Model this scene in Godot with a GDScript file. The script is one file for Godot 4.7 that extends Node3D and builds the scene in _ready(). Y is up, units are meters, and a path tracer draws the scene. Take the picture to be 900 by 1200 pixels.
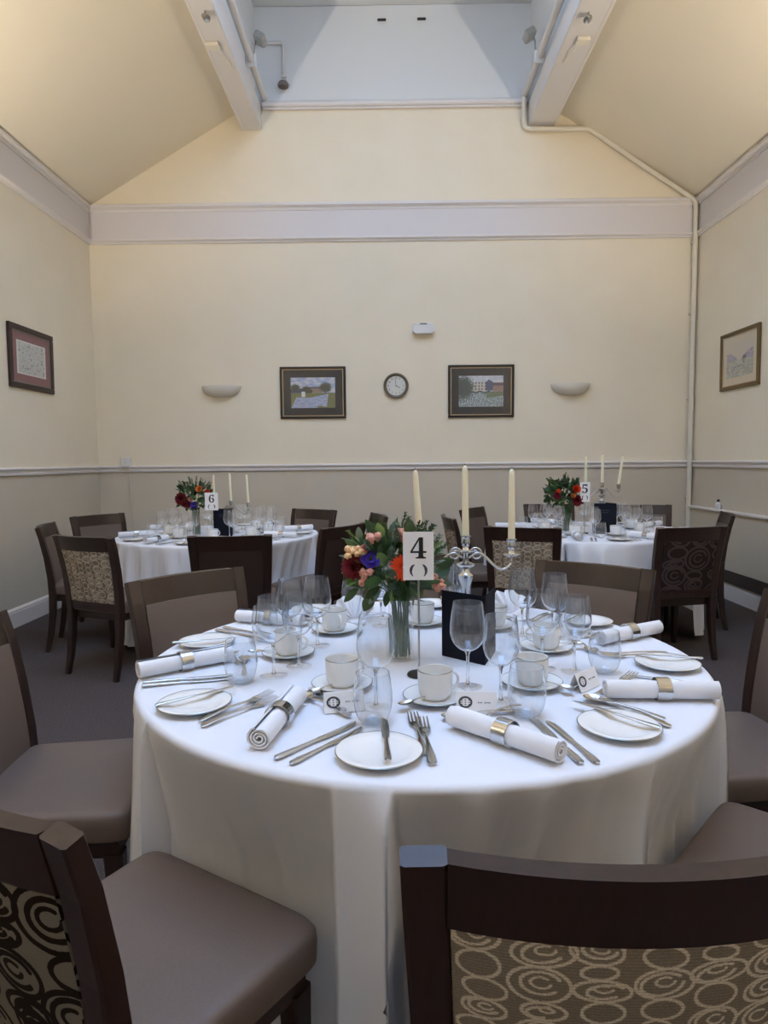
extends Node3D
# A banquet room with three round tables under a roof lantern.

# ------------------------------------------------------------------ mesh builder
class MB:
	var v := PackedVector3Array()
	var n := PackedVector3Array()
	var u := PackedVector2Array()
	var i := PackedInt32Array()
	var x := Transform3D()
	func vert(p: Vector3, nn: Vector3, uv := Vector2.ZERO) -> int:
		v.append(x * p)
		n.append((x.basis * nn).normalized())
		u.append(uv)
		return v.size() - 1
	func tri(a: int, b: int, c: int) -> void:
		var g := (v[b] - v[a]).cross(v[c] - v[a])
		if g.length_squared() < 1e-18:
			return
		if g.dot(n[a] + n[b] + n[c]) > 0.0:
			i.append_array([a, c, b])
		else:
			i.append_array([a, b, c])
	func quad(a: int, b: int, c: int, d: int) -> void:
		tri(a, b, c)
		tri(a, c, d)
	func face(p: Array, nn: Vector3, uv := []) -> void:
		var k := []
		for q in p.size():
			k.append(vert(p[q], nn, uv[q] if uv.size() > q else Vector2(p[q].x, p[q].y)))
		for q in range(1, p.size() - 1):
			tri(k[0], k[q], k[q + 1])
	func box(s: Vector3, c := Vector3.ZERO, b := 0.0) -> MB:
		var h := s / 2
		b = minf(b, minf(h.x, minf(h.y, h.z)) * 0.95)
		var P := func(ax: int, sg: Vector3) -> Vector3:
			var q := Vector3(h.x - b, h.y - b, h.z - b)
			q[ax] = h[ax]
			return c + q * sg
		for ax in 3:
			var o1 := (ax + 1) % 3
			var o2 := (ax + 2) % 3
			for s0 in [-1.0, 1.0]:
				var pts := []
				for st in [[-1.0, -1.0], [1.0, -1.0], [1.0, 1.0], [-1.0, 1.0]]:
					var sg := Vector3.ZERO
					sg[ax] = s0
					sg[o1] = st[0]
					sg[o2] = st[1]
					pts.append(P.call(ax, sg))
				var nn := Vector3.ZERO
				nn[ax] = s0
				face(pts, nn, pts.map(func(q): return Vector2(q[o1], q[o2])))
			if b > 0.0:
				for s1 in [-1.0, 1.0]:
					for s2 in [-1.0, 1.0]:
						var ga := Vector3.ZERO
						ga[o1] = s1
						ga[o2] = s2
						var a0 := ga
						var a1 := ga
						a0[ax] = -1.0
						a1[ax] = 1.0
						face([P.call(o1, a0), P.call(o1, a1), P.call(o2, a1), P.call(o2, a0)], ga)
		if b > 0.0:
			for sx in [-1.0, 1.0]:
				for sy in [-1.0, 1.0]:
					for sz in [-1.0, 1.0]:
						var sg := Vector3(sx, sy, sz)
						face([P.call(0, sg), P.call(1, sg), P.call(2, sg)], sg)
		return self
	# profile of (radius, height); corners sharper than crease degrees stay sharp
	func lathe(prof: Array, segs := 24, crease := 40.0, squash := 1.0) -> MB:
		var m := prof.size()
		var sn := []
		for k in m - 1:
			var d: Vector2 = prof[k + 1] - prof[k]
			sn.append(Vector2(d.y, -d.x).normalized())
		var arc := 0.0
		for k in m - 1:
			var na: Vector2 = sn[k]
			var nb: Vector2 = sn[k]
			if k > 0 and absf(rad_to_deg(sn[k - 1].angle_to(sn[k]))) < crease:
				na = (sn[k - 1] + sn[k]).normalized()
			if k < m - 2 and absf(rad_to_deg(sn[k].angle_to(sn[k + 1]))) < crease:
				nb = (sn[k] + sn[k + 1]).normalized()
			var p: Vector2 = prof[k]
			var q: Vector2 = prof[k + 1]
			var l := p.distance_to(q)
			var row := []
			for s in segs + 1:
				var a := TAU * s / segs
				var cs := cos(a)
				var si := sin(a)
				row.append([vert(Vector3(p.x * cs, p.y, p.x * si * squash), Vector3(na.x * cs, na.y, na.x * si), Vector2(float(s) / segs, arc)), vert(Vector3(q.x * cs, q.y, q.x * si * squash), Vector3(nb.x * cs, nb.y, nb.x * si), Vector2(float(s) / segs, arc + l))])
			for s in segs:
				quad(row[s][0], row[s + 1][0], row[s + 1][1], row[s][1])
			arc += l
		return self
	# closed section swept along a path; right is the section's x axis
	func sweep(path: Array, sect: Array, sc: Array, right: Vector3, smooth := false, caps := true) -> MB:
		var m := sect.size()
		var ring := []
		var frames := []
		for k in path.size():
			var t: Vector3 = (path[mini(k + 1, path.size() - 1)] - path[maxi(k - 1, 0)]).normalized()
			var r := (right - t * right.dot(t))
			if r.length() < 1e-4:
				r = t.cross(Vector3(0.3, 0.9, 0.2))
			r = r.normalized()
			var up := t.cross(r).normalized()
			frames.append([t, r, up])
			var s: Vector2 = sc[mini(k, sc.size() - 1)]
			var pts := []
			for q in m:
				pts.append(path[k] + r * sect[q].x * s.x + up * sect[q].y * s.y)
			ring.append(pts)
		if smooth:
			var ids := []
			for k in path.size():
				var s: Vector2 = sc[mini(k, sc.size() - 1)]
				var row := []
				for q in m:
					var pr: Vector2 = sect[(q + m - 1) % m] * s
					var nx: Vector2 = sect[(q + 1) % m] * s
					var tt := (nx - pr)
					var o := Vector2(tt.y, -tt.x)
					if o.dot(sect[q] * s) < 0.0:
						o = -o
					row.append(vert(ring[k][q], frames[k][1] * o.x + frames[k][2] * o.y, Vector2(float(q) / m, float(k))))
				ids.append(row)
			for k in path.size() - 1:
				for q in m:
					quad(ids[k][q], ids[k][(q + 1) % m], ids[k + 1][(q + 1) % m], ids[k + 1][q])
		else:
			for k in path.size() - 1:
				for q in m:
					var q2 := (q + 1) % m
					var a: Vector3 = ring[k][q]
					var b: Vector3 = ring[k][q2]
					var c: Vector3 = ring[k + 1][q2]
					var d: Vector3 = ring[k + 1][q]
					var nn := (b - a).cross(d - a)
					var mid: Vector3 = (a + b + c + d) / 4.0 - (path[k] + path[k + 1]) / 2.0
					if nn.dot(mid) < 0.0:
						nn = -nn
					var t0: Vector3 = path[k]
					face([a, b, c, d], nn.normalized(), [Vector2(a.distance_to(t0), k * 0.1), Vector2(b.distance_to(t0), k * 0.1), Vector2(c.distance_to(t0), k * 0.1 + 0.1), Vector2(d.distance_to(t0), k * 0.1 + 0.1)])
		if caps:
			face(ring[0], -frames[0][0])
			face(ring[-1], frames[-1][0])
		return self
	func tube(path: Array, r: float, segs := 8, caps := true) -> MB:
		return sweep(path, MB.circle(segs), [Vector2(r, r)], Vector3(0.31, 0.17, 0.93), true, caps)
	static func circle(segs: int) -> Array:
		var a := []
		for q in segs:
			a.append(Vector2(cos(TAU * q / segs), sin(TAU * q / segs)))
		return a
	# parametric sheet with smooth normals
	func grid(nu: int, nv: int, f: Callable, out: Vector3, uvs := Vector2.ONE) -> MB:
		var p := []
		for a in nu + 1:
			var row := []
			for b in nv + 1:
				row.append(f.call(float(a) / nu, float(b) / nv))
			p.append(row)
		var ids := []
		for a in nu + 1:
			var row := []
			for b in nv + 1:
				var du: Vector3 = p[mini(a + 1, nu)][b] - p[maxi(a - 1, 0)][b]
				var dv: Vector3 = p[a][mini(b + 1, nv)] - p[a][maxi(b - 1, 0)]
				var nn := du.cross(dv)
				var o := out if out != Vector3.ZERO else p[a][b] as Vector3
				if nn.dot(o) < 0.0:
					nn = -nn
				row.append(vert(p[a][b], nn, Vector2(float(a) / nu, float(b) / nv) * uvs))
			ids.append(row)
		for a in nu:
			for b in nv:
				quad(ids[a][b], ids[a + 1][b], ids[a + 1][b + 1], ids[a][b + 1])
		return self
	func prism(poly: Array, z0: float, z1: float) -> MB:   # polygon in xy, extruded along z
		var pk := PackedVector2Array(poly)
		var t := Geometry2D.triangulate_polygon(pk)
		for z in [z0, z1]:
			var nn := Vector3(0, 0, signf(z - (z0 + z1) / 2))
			var id := []
			for q in poly:
				id.append(vert(Vector3(q.x, q.y, z), nn, q))
			for k in range(0, t.size(), 3):
				tri(id[t[k]], id[t[k + 1]], id[t[k + 2]])
		var cw := Geometry2D.is_polygon_clockwise(pk)
		for k in poly.size():
			var a: Vector2 = poly[k]
			var b: Vector2 = poly[(k + 1) % poly.size()]
			var d := b - a
			var nn := Vector3(d.y, -d.x, 0) * (-1.0 if cw else 1.0)
			face([Vector3(a.x, a.y, z0), Vector3(b.x, b.y, z0), Vector3(b.x, b.y, z1), Vector3(a.x, a.y, z1)], nn.normalized())
		return self
	func mesh() -> ArrayMesh:
		var arr := []
		arr.resize(Mesh.ARRAY_MAX)
		arr[Mesh.ARRAY_VERTEX] = v
		arr[Mesh.ARRAY_NORMAL] = n
		arr[Mesh.ARRAY_TEX_UV] = u
		arr[Mesh.ARRAY_INDEX] = i
		var m := ArrayMesh.new()
		m.add_surface_from_arrays(Mesh.PRIMITIVE_TRIANGLES, arr)
		return m

# ------------------------------------------------------------------ naming helpers
var taken := {}
var M := {}
var K := {}          # cached meshes
func numbered(s: String) -> String:
	var c: int = taken.get(s, 0)
	taken[s] = c + 1
	return s if c == 0 else "%s_%03d" % [s, c]
func thing(called: String, label: String, category: String, at := Vector3.ZERO, turn := 0.0, group := "") -> Node3D:
	var o := Node3D.new()
	o.name = numbered(called)
	add_child(o)
	o.position = at
	o.rotation.y = turn
	tag(o, label, category, group)
	return o
func tag(o: Node, label: String, category: String, group := "") -> void:
	o.set_meta("label", label)
	o.set_meta("category", category)
	if group != "":
		o.set_meta("group", group)
func part(called: String, mesh: Mesh, mat: Material, parent: Node, at := Vector3.ZERO) -> MeshInstance3D:
	var o := MeshInstance3D.new()
	o.mesh = mesh
	o.material_override = mat
	o.name = called
	parent.add_child(o, true)
	o.position = at
	return o
func struct(called: String, mesh: Mesh, mat: Material) -> MeshInstance3D:
	var o := MeshInstance3D.new()
	o.mesh = mesh
	o.material_override = mat
	o.name = called
	add_child(o)
	o.set_meta("kind", "structure")
	return o
func solo(called: String, mesh: Mesh, mat: Material, label: String, category: String, at := Vector3.ZERO, turn := 0.0, group := "") -> MeshInstance3D:
	var o := MeshInstance3D.new()
	o.mesh = mesh
	o.material_override = mat
	o.name = numbered(called)
	add_child(o)
	o.position = at
	o.rotation.y = turn
	tag(o, label, category, group)
	return o
func V(a: float, b: float, c: float) -> Vector3:
	return Vector3(a, b, c)
func P2(a: Array) -> Array:
	return a.map(func(q): return Vector2(q[0], q[1]))
func bx(s: Vector3, c := Vector3.ZERO, b := 0.0) -> ArrayMesh:
	return MB.new().box(s, c, b).mesh()

# ------------------------------------------------------------------ materials
func mat(c: Color, rough := 0.6, metal := 0.0, spec := 0.5) -> StandardMaterial3D:
	var m := StandardMaterial3D.new()
	m.albedo_color = c
	m.roughness = rough
	m.metallic = metal
	m.metallic_specular = spec
	return m
func noise_tex(freq: float, lo: Color, hi: Color, sd: int, size := 256, octaves := 4, kind := FastNoiseLite.TYPE_SIMPLEX_SMOOTH) -> NoiseTexture2D:
	var t := NoiseTexture2D.new()
	t.width = size
	t.height = size
	t.seamless = true
	var f := FastNoiseLite.new()
	f.noise_type = kind
	f.frequency = freq
	f.fractal_octaves = octaves
	f.seed = sd
	t.noise = f
	var g := Gradient.new()
	g.set_color(0, lo)
	g.set_color(1, hi)
	t.color_ramp = g
	return t
func noisy(m: StandardMaterial3D, tex: Texture2D, scale: Vector3, world := false) -> StandardMaterial3D:
	m.albedo_texture = tex
	m.uv1_triplanar = true
	m.uv1_world_triplanar = world
	m.uv1_scale = scale
	return m
func relief(m: StandardMaterial3D, tex: Texture2D, cm: float) -> StandardMaterial3D:
	m.heightmap_enabled = true
	m.heightmap_texture = tex
	m.heightmap_scale = cm
	return m

func stroke_ellipse(im: Image, c: Vector2, r: Vector2, turn: float, w: float, col: Color, a0 := 0.0, a1 := TAU) -> void:
	var s := im.get_width()
	var steps := int((a1 - a0) * maxf(r.x, r.y) * 1.3) + 8
	for k in steps + 1:
		var a := a0 + (a1 - a0) * k / steps
		var p := c + (Vector2(cos(a), sin(a)) * r).rotated(turn)
		var ww := int(ceil(w))
		for dx in range(-ww, ww + 1):
			for dy in range(-ww, ww + 1):
				if dx * dx + dy * dy <= w * w:
					im.set_pixel(posmod(int(p.x) + dx, s), posmod(int(p.y) + dy, s), col)
func ring_fabric(ground: Color, line: Color, sd: int, cell: float, w: float, grain := 0.08) -> ImageTexture:
	var S := 512
	var im := Image.create(S, S, false, Image.FORMAT_RGB8)
	im.fill(ground)
	var rg := RandomNumberGenerator.new()
	rg.seed = sd
	var cols := int(S / cell)
	for cx in cols:
		var y := rg.randf() * cell
		var y_end := y + S - cell * 0.3
		while y < y_end:
			var rx := cell * rg.randf_range(0.3, 0.56)
			var ry := rx * rg.randf_range(0.45, 0.95)
			var c := Vector2((cx + 0.5) * cell + rg.randf_range(-0.12, 0.12) * cell, y + ry)
			var tl := rg.randf_range(-0.25, 0.25)
			stroke_ellipse(im, c, Vector2(rx, ry), tl, w, line)
			if rx > cell * 0.38:
				stroke_ellipse(im, c + Vector2(rg.randf_range(-3, 3), rg.randf_range(-2, 4)), Vector2(rx, ry) * rg.randf_range(0.62, 0.74), tl + 0.2, w, line, 0.4, TAU * rg.randf_range(0.75, 1.0))
				stroke_ellipse(im, c + Vector2(rg.randf_range(-3, 3), 3), Vector2(rx, ry) * 0.32, tl, w * 0.8, line, 1.0, TAU)
			y += ry * 2 + w
	for px in S:
		for py in S:
			var q := im.get_pixel(px, py)
			var g := 1.0 + rg.randf_range(-grain, grain) + (0.05 if (py / 2) % 2 == 0 else -0.05)
			im.set_pixel(px, py, Color(q.r * g, q.g * g, q.b * g))
	return ImageTexture.create_from_image(im)

func glass_mat() -> StandardMaterial3D:
	var m := mat(Color(0.96, 0.98, 1.0, 0.02), 0.01, 0.0, 0.5)
	m.transparency = BaseMaterial3D.TRANSPARENCY_ALPHA
	return m
func materials() -> void:
	M.wall = noisy(mat(Color.WHITE, 0.75, 0, 0.3), noise_tex(0.012, Color(0.936, 0.89, 0.79), Color(0.95, 0.906, 0.812), 3), V(0.5, 0.5, 0.5), true)
	M.dado = noisy(mat(Color.WHITE, 0.7, 0, 0.3), noise_tex(0.012, Color(0.805, 0.765, 0.69), Color(0.825, 0.785, 0.712), 4), V(0.5, 0.5, 0.5), true)
	M.ceil = noisy(mat(Color.WHITE, 0.8, 0, 0.3), noise_tex(0.012, Color(0.92, 0.88, 0.79), Color(0.935, 0.895, 0.81), 5), V(0.4, 0.4, 0.4), true)
	M.trim = mat(Color(0.9, 0.875, 0.855), 0.45)
	M.band = mat(Color(0.875, 0.85, 0.835), 0.6)
	M.well = mat(Color(0.87, 0.88, 0.88), 0.7)
	M.beam = mat(Color(0.88, 0.86, 0.84), 0.5)
	M.pipe = mat(Color(0.9, 0.87, 0.8), 0.4)
	M.plinth = mat(Color(0.2, 0.17, 0.16), 0.5)
	var ct := noise_tex(0.18, Color(0.22, 0.2, 0.2), Color(0.4, 0.37, 0.37), 8, 512, 5)
	M.carpet = relief(noisy(mat(Color.WHITE, 0.95, 0, 0.2), ct, V(1.1, 1.1, 1.1), true), ct, 0.25)
	var wt := noise_tex(0.03, Color(0.125, 0.075, 0.06), Color(0.2, 0.125, 0.1), 9, 256, 4)
	M.wood = noisy(mat(Color.WHITE, 0.38, 0, 0.5), wt, V(6, 1.2, 6))
	M.vinyl = noisy(mat(Color.WHITE, 0.5, 0, 0.45), noise_tex(0.2, Color(0.385, 0.33, 0.295), Color(0.415, 0.36, 0.325), 10, 256, 3), V(3, 3, 3))
	var rings := ring_fabric(Color(0.49, 0.45, 0.4), Color(0.78, 0.745, 0.675), 21, 51.2, 1.6)
	M.rings = mat(Color.WHITE, 0.85, 0, 0.2)
	M.rings.albedo_texture = rings
	M.rings.uv1_scale = V(1.6, 1.9, 1)
	var sw := ring_fabric(Color(0.45, 0.43, 0.395), Color(0.13, 0.1, 0.09), 5, 128.0, 5.5, 0.05)
	M.swirl = mat(Color.WHITE, 0.85, 0, 0.2)
	M.swirl.albedo_texture = sw
	M.swirl.uv1_scale = V(2.4, 2.4, 1)
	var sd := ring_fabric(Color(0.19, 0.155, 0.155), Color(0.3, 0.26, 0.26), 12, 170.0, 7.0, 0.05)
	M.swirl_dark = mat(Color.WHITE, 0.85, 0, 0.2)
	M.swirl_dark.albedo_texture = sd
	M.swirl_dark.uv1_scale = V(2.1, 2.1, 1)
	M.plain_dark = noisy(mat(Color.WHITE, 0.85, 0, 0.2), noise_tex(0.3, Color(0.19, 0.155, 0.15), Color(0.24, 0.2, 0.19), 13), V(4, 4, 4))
	var lt := noise_tex(0.35, Color(0.86, 0.865, 0.885), Color(0.9, 0.905, 0.92), 14, 256, 3)
	M.cloth = relief(noisy(mat(Color.WHITE, 0.85, 0, 0.25), lt, V(6, 6, 6)), lt, 0.02)
	M.napkin = relief(noisy(mat(Color.WHITE, 0.85, 0, 0.25), noise_tex(0.4, Color(0.9, 0.9, 0.91), Color(0.93, 0.93, 0.94), 15, 256, 3), V(12, 12, 12)), lt, 0.02)
	M.china = mat(Color(0.92, 0.915, 0.9), 0.12)
	M.rim = mat(Color(0.55, 0.55, 0.52), 0.3, 0.8)
	M.silver = mat(Color(0.8, 0.805, 0.81), 0.16, 1.0)
	M.silver_dull = mat(Color(0.7, 0.69, 0.67), 0.3, 1.0)
	M.glass = glass_mat()
	M.stem = mat(Color(0.97, 0.98, 0.99, 0.02), 0.01, 0, 0.5)
	M.stem.refraction_enabled = true
	M.stem.refraction_scale = 0.05
	M.picture_glass = mat(Color(0.96, 0.98, 1.0, 0.01), 0.02, 0.0, 0.3)
	M.picture_glass.transparency = BaseMaterial3D.TRANSPARENCY_ALPHA
	M.water = mat(Color(0.93, 0.96, 0.95, 0.03), 0.02, 0, 0.5)
	M.water.transparency = BaseMaterial3D.TRANSPARENCY_ALPHA
	M.candle = mat(Color(0.93, 0.9, 0.78), 0.5)
	M.candle.subsurf_scatter_enabled = true
	M.candle.subsurf_scatter_strength = 0.3
	M.wick = mat(Color(0.12, 0.11, 0.1), 0.9)
	M.card = mat(Color(0.92, 0.91, 0.9), 0.7)
	M.ink = mat(Color(0.04, 0.04, 0.05), 0.6)
	M.mark = mat(Color(0.22, 0.23, 0.25), 0.6)
	M.navy = mat(Color(0.07, 0.085, 0.13), 0.75, 0, 0.3)
	M.navy_print = mat(Color(0.3, 0.34, 0.42), 0.6)
	M.black = mat(Color(0.05, 0.05, 0.05), 0.5)
	M.white_plastic = mat(Color(0.9, 0.89, 0.87), 0.4)
	M.plaster = mat(Color(0.92, 0.89, 0.835), 0.7)
	M.bulb_off = mat(Color(0.9, 0.9, 0.88), 0.3)
	M.added_bulb_lit = mat(Color(1.0, 0.93, 0.8), 0.3)
	M.added_bulb_lit.emission_enabled = true
	M.added_bulb_lit.emission = Color(1.0, 0.945, 0.875)
	M.added_bulb_lit.emission_energy_multiplier = 3.0
	M.frame_dark = mat(Color(0.14, 0.1, 0.08), 0.4)
	M.frame_red = mat(Color(0.16, 0.07, 0.06), 0.35)
	M.frame_gold = mat(Color(0.42, 0.34, 0.2), 0.45, 0.3)
	M.gilt = mat(Color(0.75, 0.66, 0.5), 0.4, 0.4)
	M.mount_dark = mat(Color(0.25, 0.235, 0.215), 0.8, 0, 0.3)
	M.mount_red = mat(Color(0.55, 0.36, 0.36), 0.8)
	M.mount_grey = mat(Color(0.5, 0.46, 0.44), 0.8)
	M.mount_cream = mat(Color(0.85, 0.79, 0.68), 0.8)
	M.table_wood = mat(Color(0.5, 0.38, 0.25), 0.6)
	M.leg_metal = mat(Color(0.25, 0.25, 0.26), 0.4, 0.8)
	for c in [["leaf_dark", Color(0.13, 0.24, 0.13)], ["leaf_mid", Color(0.22, 0.36, 0.18)], ["leaf_grey", Color(0.42, 0.47, 0.41)], ["leaf_lime", Color(0.4, 0.49, 0.24)], ["stalk", Color(0.2, 0.34, 0.16)]]:
		M[c[0]] = mat(c[1], 0.55)
		if c[0] != "stalk":
			M[c[0]].backlight_enabled = true
			M[c[0]].backlight = Color(0.25, 0.3, 0.15)
	for c in [["f_red", Color(0.45, 0.05, 0.11)], ["f_purple", Color(0.22, 0.14, 0.6)], ["f_pink", Color(0.89, 0.66, 0.6)], ["f_peach", Color(0.95, 0.78, 0.58)], ["f_orange", Color(0.93, 0.35, 0.16)], ["f_amber", Color(0.93, 0.6, 0.3)], ["f_eye", Color(0.9, 0.6, 0.2)], ["f_blush", Color(0.8, 0.56, 0.48)]]:
		M[c[0]] = mat(c[1], 0.7)

# ------------------------------------------------------------------ small meshes, cached
func cached(key: String, make: Callable) -> Mesh:
	if not K.has(key):
		K[key] = make.call()
	return K[key]
func lathe_mesh(prof: Array, segs := 24, crease := 40.0) -> ArrayMesh:
	return MB.new().lathe(P2(prof), segs, crease).mesh()

# an even-walled vessel: the outer line is smoothed and the inner wall runs parallel to it
func glass_shell(pts: Array, t: float, segs: int, fine: bool) -> ArrayMesh:
	var p := P2(pts)
	var q := []
	var steps := 4 if fine else 1
	for k in p.size() - 1:
		for j in steps:
			q.append(p[k].cubic_interpolate(p[k + 1], p[maxi(k - 1, 0)], p[mini(k + 2, p.size() - 1)], float(j) / steps))
	q.append(p[-1])
	q[0].x = 0.0
	var inner := []
	for k in q.size():
		var d: Vector2 = (q[mini(k + 1, q.size() - 1)] - q[maxi(k - 1, 0)]).normalized()
		var w: Vector2 = q[k] + Vector2(-d.y, d.x) * t
		inner.append(Vector2(maxf(w.x, 0.0) if k > 0 else 0.0, w.y))
	inner.reverse()
	return MB.new().lathe(q + inner, segs, 33).mesh()
const TOP := 0.7515      # upper face of a tablecloth
func wine_glass(at: Vector2, label: String, group: String, sc := 1.0, fine := true) -> void:
	var segs := 32 if fine else 14
	var o := thing("wine_glass", label, "wine glass", V(at.x, TOP, at.y), 0.0, group)
	var bowl := cached("bowl%d" % segs, func(): return glass_shell([[0.0, 0.088], [0.012, 0.0895], [0.026, 0.098], [0.037, 0.112], [0.0425, 0.13], [0.0435, 0.145], [0.041, 0.172], [0.0362, 0.208]], 0.0011, segs, fine))
	var stem := cached("stem%d" % segs, func(): return lathe_mesh([[0.0, 0.0045], [0.007, 0.005], [0.0042, 0.012], [0.0036, 0.03], [0.0036, 0.065], [0.0045, 0.08], [0.0085, 0.0884], [0.0, 0.0882]], 12 if fine else 8, 60))
	var foot := cached("foot%d" % segs, func(): return lathe_mesh([[0.0, 0.0], [0.0355, 0.0], [0.0362, 0.001], [0.0355, 0.0018], [0.018, 0.003], [0.006, 0.0062], [0.0, 0.0065]], segs, 50))
	part("bowl", bowl, M.stem if fine else M.glass, o)
	part("stem", stem, M.stem, o)
	part("foot", foot, M.glass, o)
	o.scale = Vector3.ONE * sc
func tumbler(at: Vector2, label: String, group: String, fine := true) -> void:
	var segs := 32 if fine else 14
	var m := cached("tumbler%d" % segs, func(): return glass_shell([[0.0, 0.0012], [0.012, 0.0012], [0.024, 0.0025], [0.0325, 0.012], [0.0385, 0.028], [0.0412, 0.046], [0.041, 0.065], [0.0388, 0.086], [0.0355, 0.108]], 0.0012, segs, fine))
	var o := thing("water_tumbler", label, "tumbler", V(at.x, TOP, at.y), 0.0, group)
	part("body", m, M.stem if fine else M.glass, o)
func cup_and_saucer(at: Vector2, turn: float, where: String, tbl: String, fine := true, spoon := true) -> void:
	var segs := 32 if fine else 14
	var s := thing("saucer", "white saucer under the coffee cup " + where, "saucer", V(at.x, TOP, at.y), turn, "saucers on table " + tbl)
	part("dish", cached("saucer%d" % segs, func(): return lathe_mesh([[0.0, 0.0], [0.036, 0.0], [0.038, 0.003], [0.055, 0.0075], [0.0735, 0.0125], [0.0745, 0.014], [0.073, 0.0148], [0.054, 0.01], [0.034, 0.006], [0.0, 0.006]], segs)), M.china, s)
	part("rim_line", cached("saucerrim%d" % segs, func(): return lathe_mesh([[0.0742, 0.0125], [0.0752, 0.0142], [0.0738, 0.0154]], segs)), M.rim, s)
	var c := thing("coffee_cup", "white china coffee cup " + where, "cup", V(at.x, TOP + 0.0062, at.y), turn, "coffee cups on table " + tbl)
	part("body", cached("cup%d" % segs, func(): return lathe_mesh([[0.0, 0.002], [0.022, 0.002], [0.024, 0.0], [0.027, 0.0], [0.031, 0.004], [0.0365, 0.012], [0.0395, 0.028], [0.0405, 0.066], [0.0398, 0.067], [0.038, 0.066], [0.037, 0.03], [0.033, 0.012], [0.02, 0.006], [0.0, 0.006]], segs)), M.china, c)
	part("rim_line", cached("cuprim%d" % segs, func(): return lathe_mesh([[0.0407, 0.0655], [0.0409, 0.0668], [0.0396, 0.0676]], segs)), M.rim, c)
	part("handle", cached("cuphandle", func():
		var pts := []
		for k in 11:
			var a := -PI / 2 + PI * k / 10.0
			pts.append(V(0.038 + 0.021 * cos(a), 0.036 + 0.02 * sin(a), 0))
		return MB.new().sweep(pts, MB.circle(8), [Vector2(0.0045, 0.003)], V(0, 0, 1), true).mesh()), M.china, c)
	if spoon:
		cutlery("teaspoon", at + Vector2(-0.045, 0.02).rotated(-turn), turn + 1.9, "teaspoon on the saucer of the cup " + where, "teaspoon", "teaspoons on table " + tbl, 0.66, 0.012)
func side_plate(at: Vector2, label: String, group: String, fine := true) -> void:
	var segs := 40 if fine else 18
	var s := thing("side_plate", label, "plate", V(at.x, TOP, at.y), 0.0, group)
	part("dish", cached("plate%d" % segs, func(): return lathe_mesh([[0.0, 0.0], [0.046, 0.0], [0.048, 0.002], [0.062, 0.0075], [0.0815, 0.0115], [0.0825, 0.0128], [0.081, 0.0135], [0.06, 0.0098], [0.046, 0.0045], [0.0, 0.0045]], segs)), M.china, s)
	part("rim_line", cached("platerim%d" % segs, func(): return lathe_mesh([[0.082, 0.0114], [0.0832, 0.0129], [0.0815, 0.0142]], segs)), M.rim, s)
# cutlery lies along local -z, its tip at -z, its middle at the origin
func knife_parts() -> Array:
	return cached_pair("knife", func():
		var h := MB.new()
		h.sweep([V(0, 0.004, 0.112), V(0, 0.0045, 0.108), V(0, 0.0045, 0.09), V(0, 0.004, 0.05), V(0, 0.004, 0.012), V(0, 0.004, 0.002)], MB.circle(8), [Vector2(0.004, 0.002), Vector2(0.0078, 0.0042), Vector2(0.0082, 0.0042), Vector2(0.006, 0.0034), Vector2(0.0048, 0.003), Vector2(0.0062, 0.0024)], V(1, 0, 0), true)
		var b := MB.new()
		b.sweep([V(0, 0.004, 0.002), V(0, 0.004, -0.004), V(0.0006, 0.0032, -0.03), V(0.001, 0.003, -0.07), V(0, 0.003, -0.095), V(-0.003, 0.003, -0.108), V(-0.006, 0.003, -0.114)], MB.circle(6), [Vector2(0.0062, 0.0024), Vector2(0.0078, 0.0014), Vector2(0.0088, 0.001), Vector2(0.0092, 0.001), Vector2(0.0085, 0.0009), Vector2(0.0052, 0.0008), Vector2(0.001, 0.0006)], V(1, 0, 0), true)
		return [h.mesh(), b.mesh()])
func fork_parts() -> Array:
	return cached_pair("fork", func():
		var h := MB.new()
		h.sweep([V(0, 0.003, 0.1), V(0, 0.004, 0.095), V(0, 0.006, 0.07), V(0, 0.0075, 0.03), V(0, 0.006, -0.01), V(0, 0.0045, -0.03)], MB.circle(8), [Vector2(0.004, 0.001), Vector2(0.0088, 0.0018), Vector2(0.0082, 0.0018), Vector2(0.0042, 0.002), Vector2(0.0032, 0.0022), Vector2(0.006, 0.0015)], V(1, 0, 0), true)
		var t := MB.new()
		t.sweep([V(0, 0.0045, -0.028), V(0, 0.0035, -0.037), V(0, 0.003, -0.046), V(0, 0.0035, -0.056)], MB.circle(8), [Vector2(0.005, 0.0015), Vector2(0.0105, 0.0013), Vector2(0.0125, 0.0012), Vector2(0.012, 0.0011)], V(1, 0, 0), true)
		for k in 4:
			var x := (k - 1.5) * 0.0072
			t.sweep([V(x, 0.0034, -0.05), V(x, 0.0045, -0.07), V(x * 0.97, 0.008, -0.094), V(x * 0.96, 0.0095, -0.1)], MB.circle(5), [Vector2(0.0026, 0.0012), Vector2(0.0021, 0.0011), Vector2(0.0017, 0.0009), Vector2(0.0005, 0.0004)], V(1, 0, 0), true)
		return [h.mesh(), t.mesh()])
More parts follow.
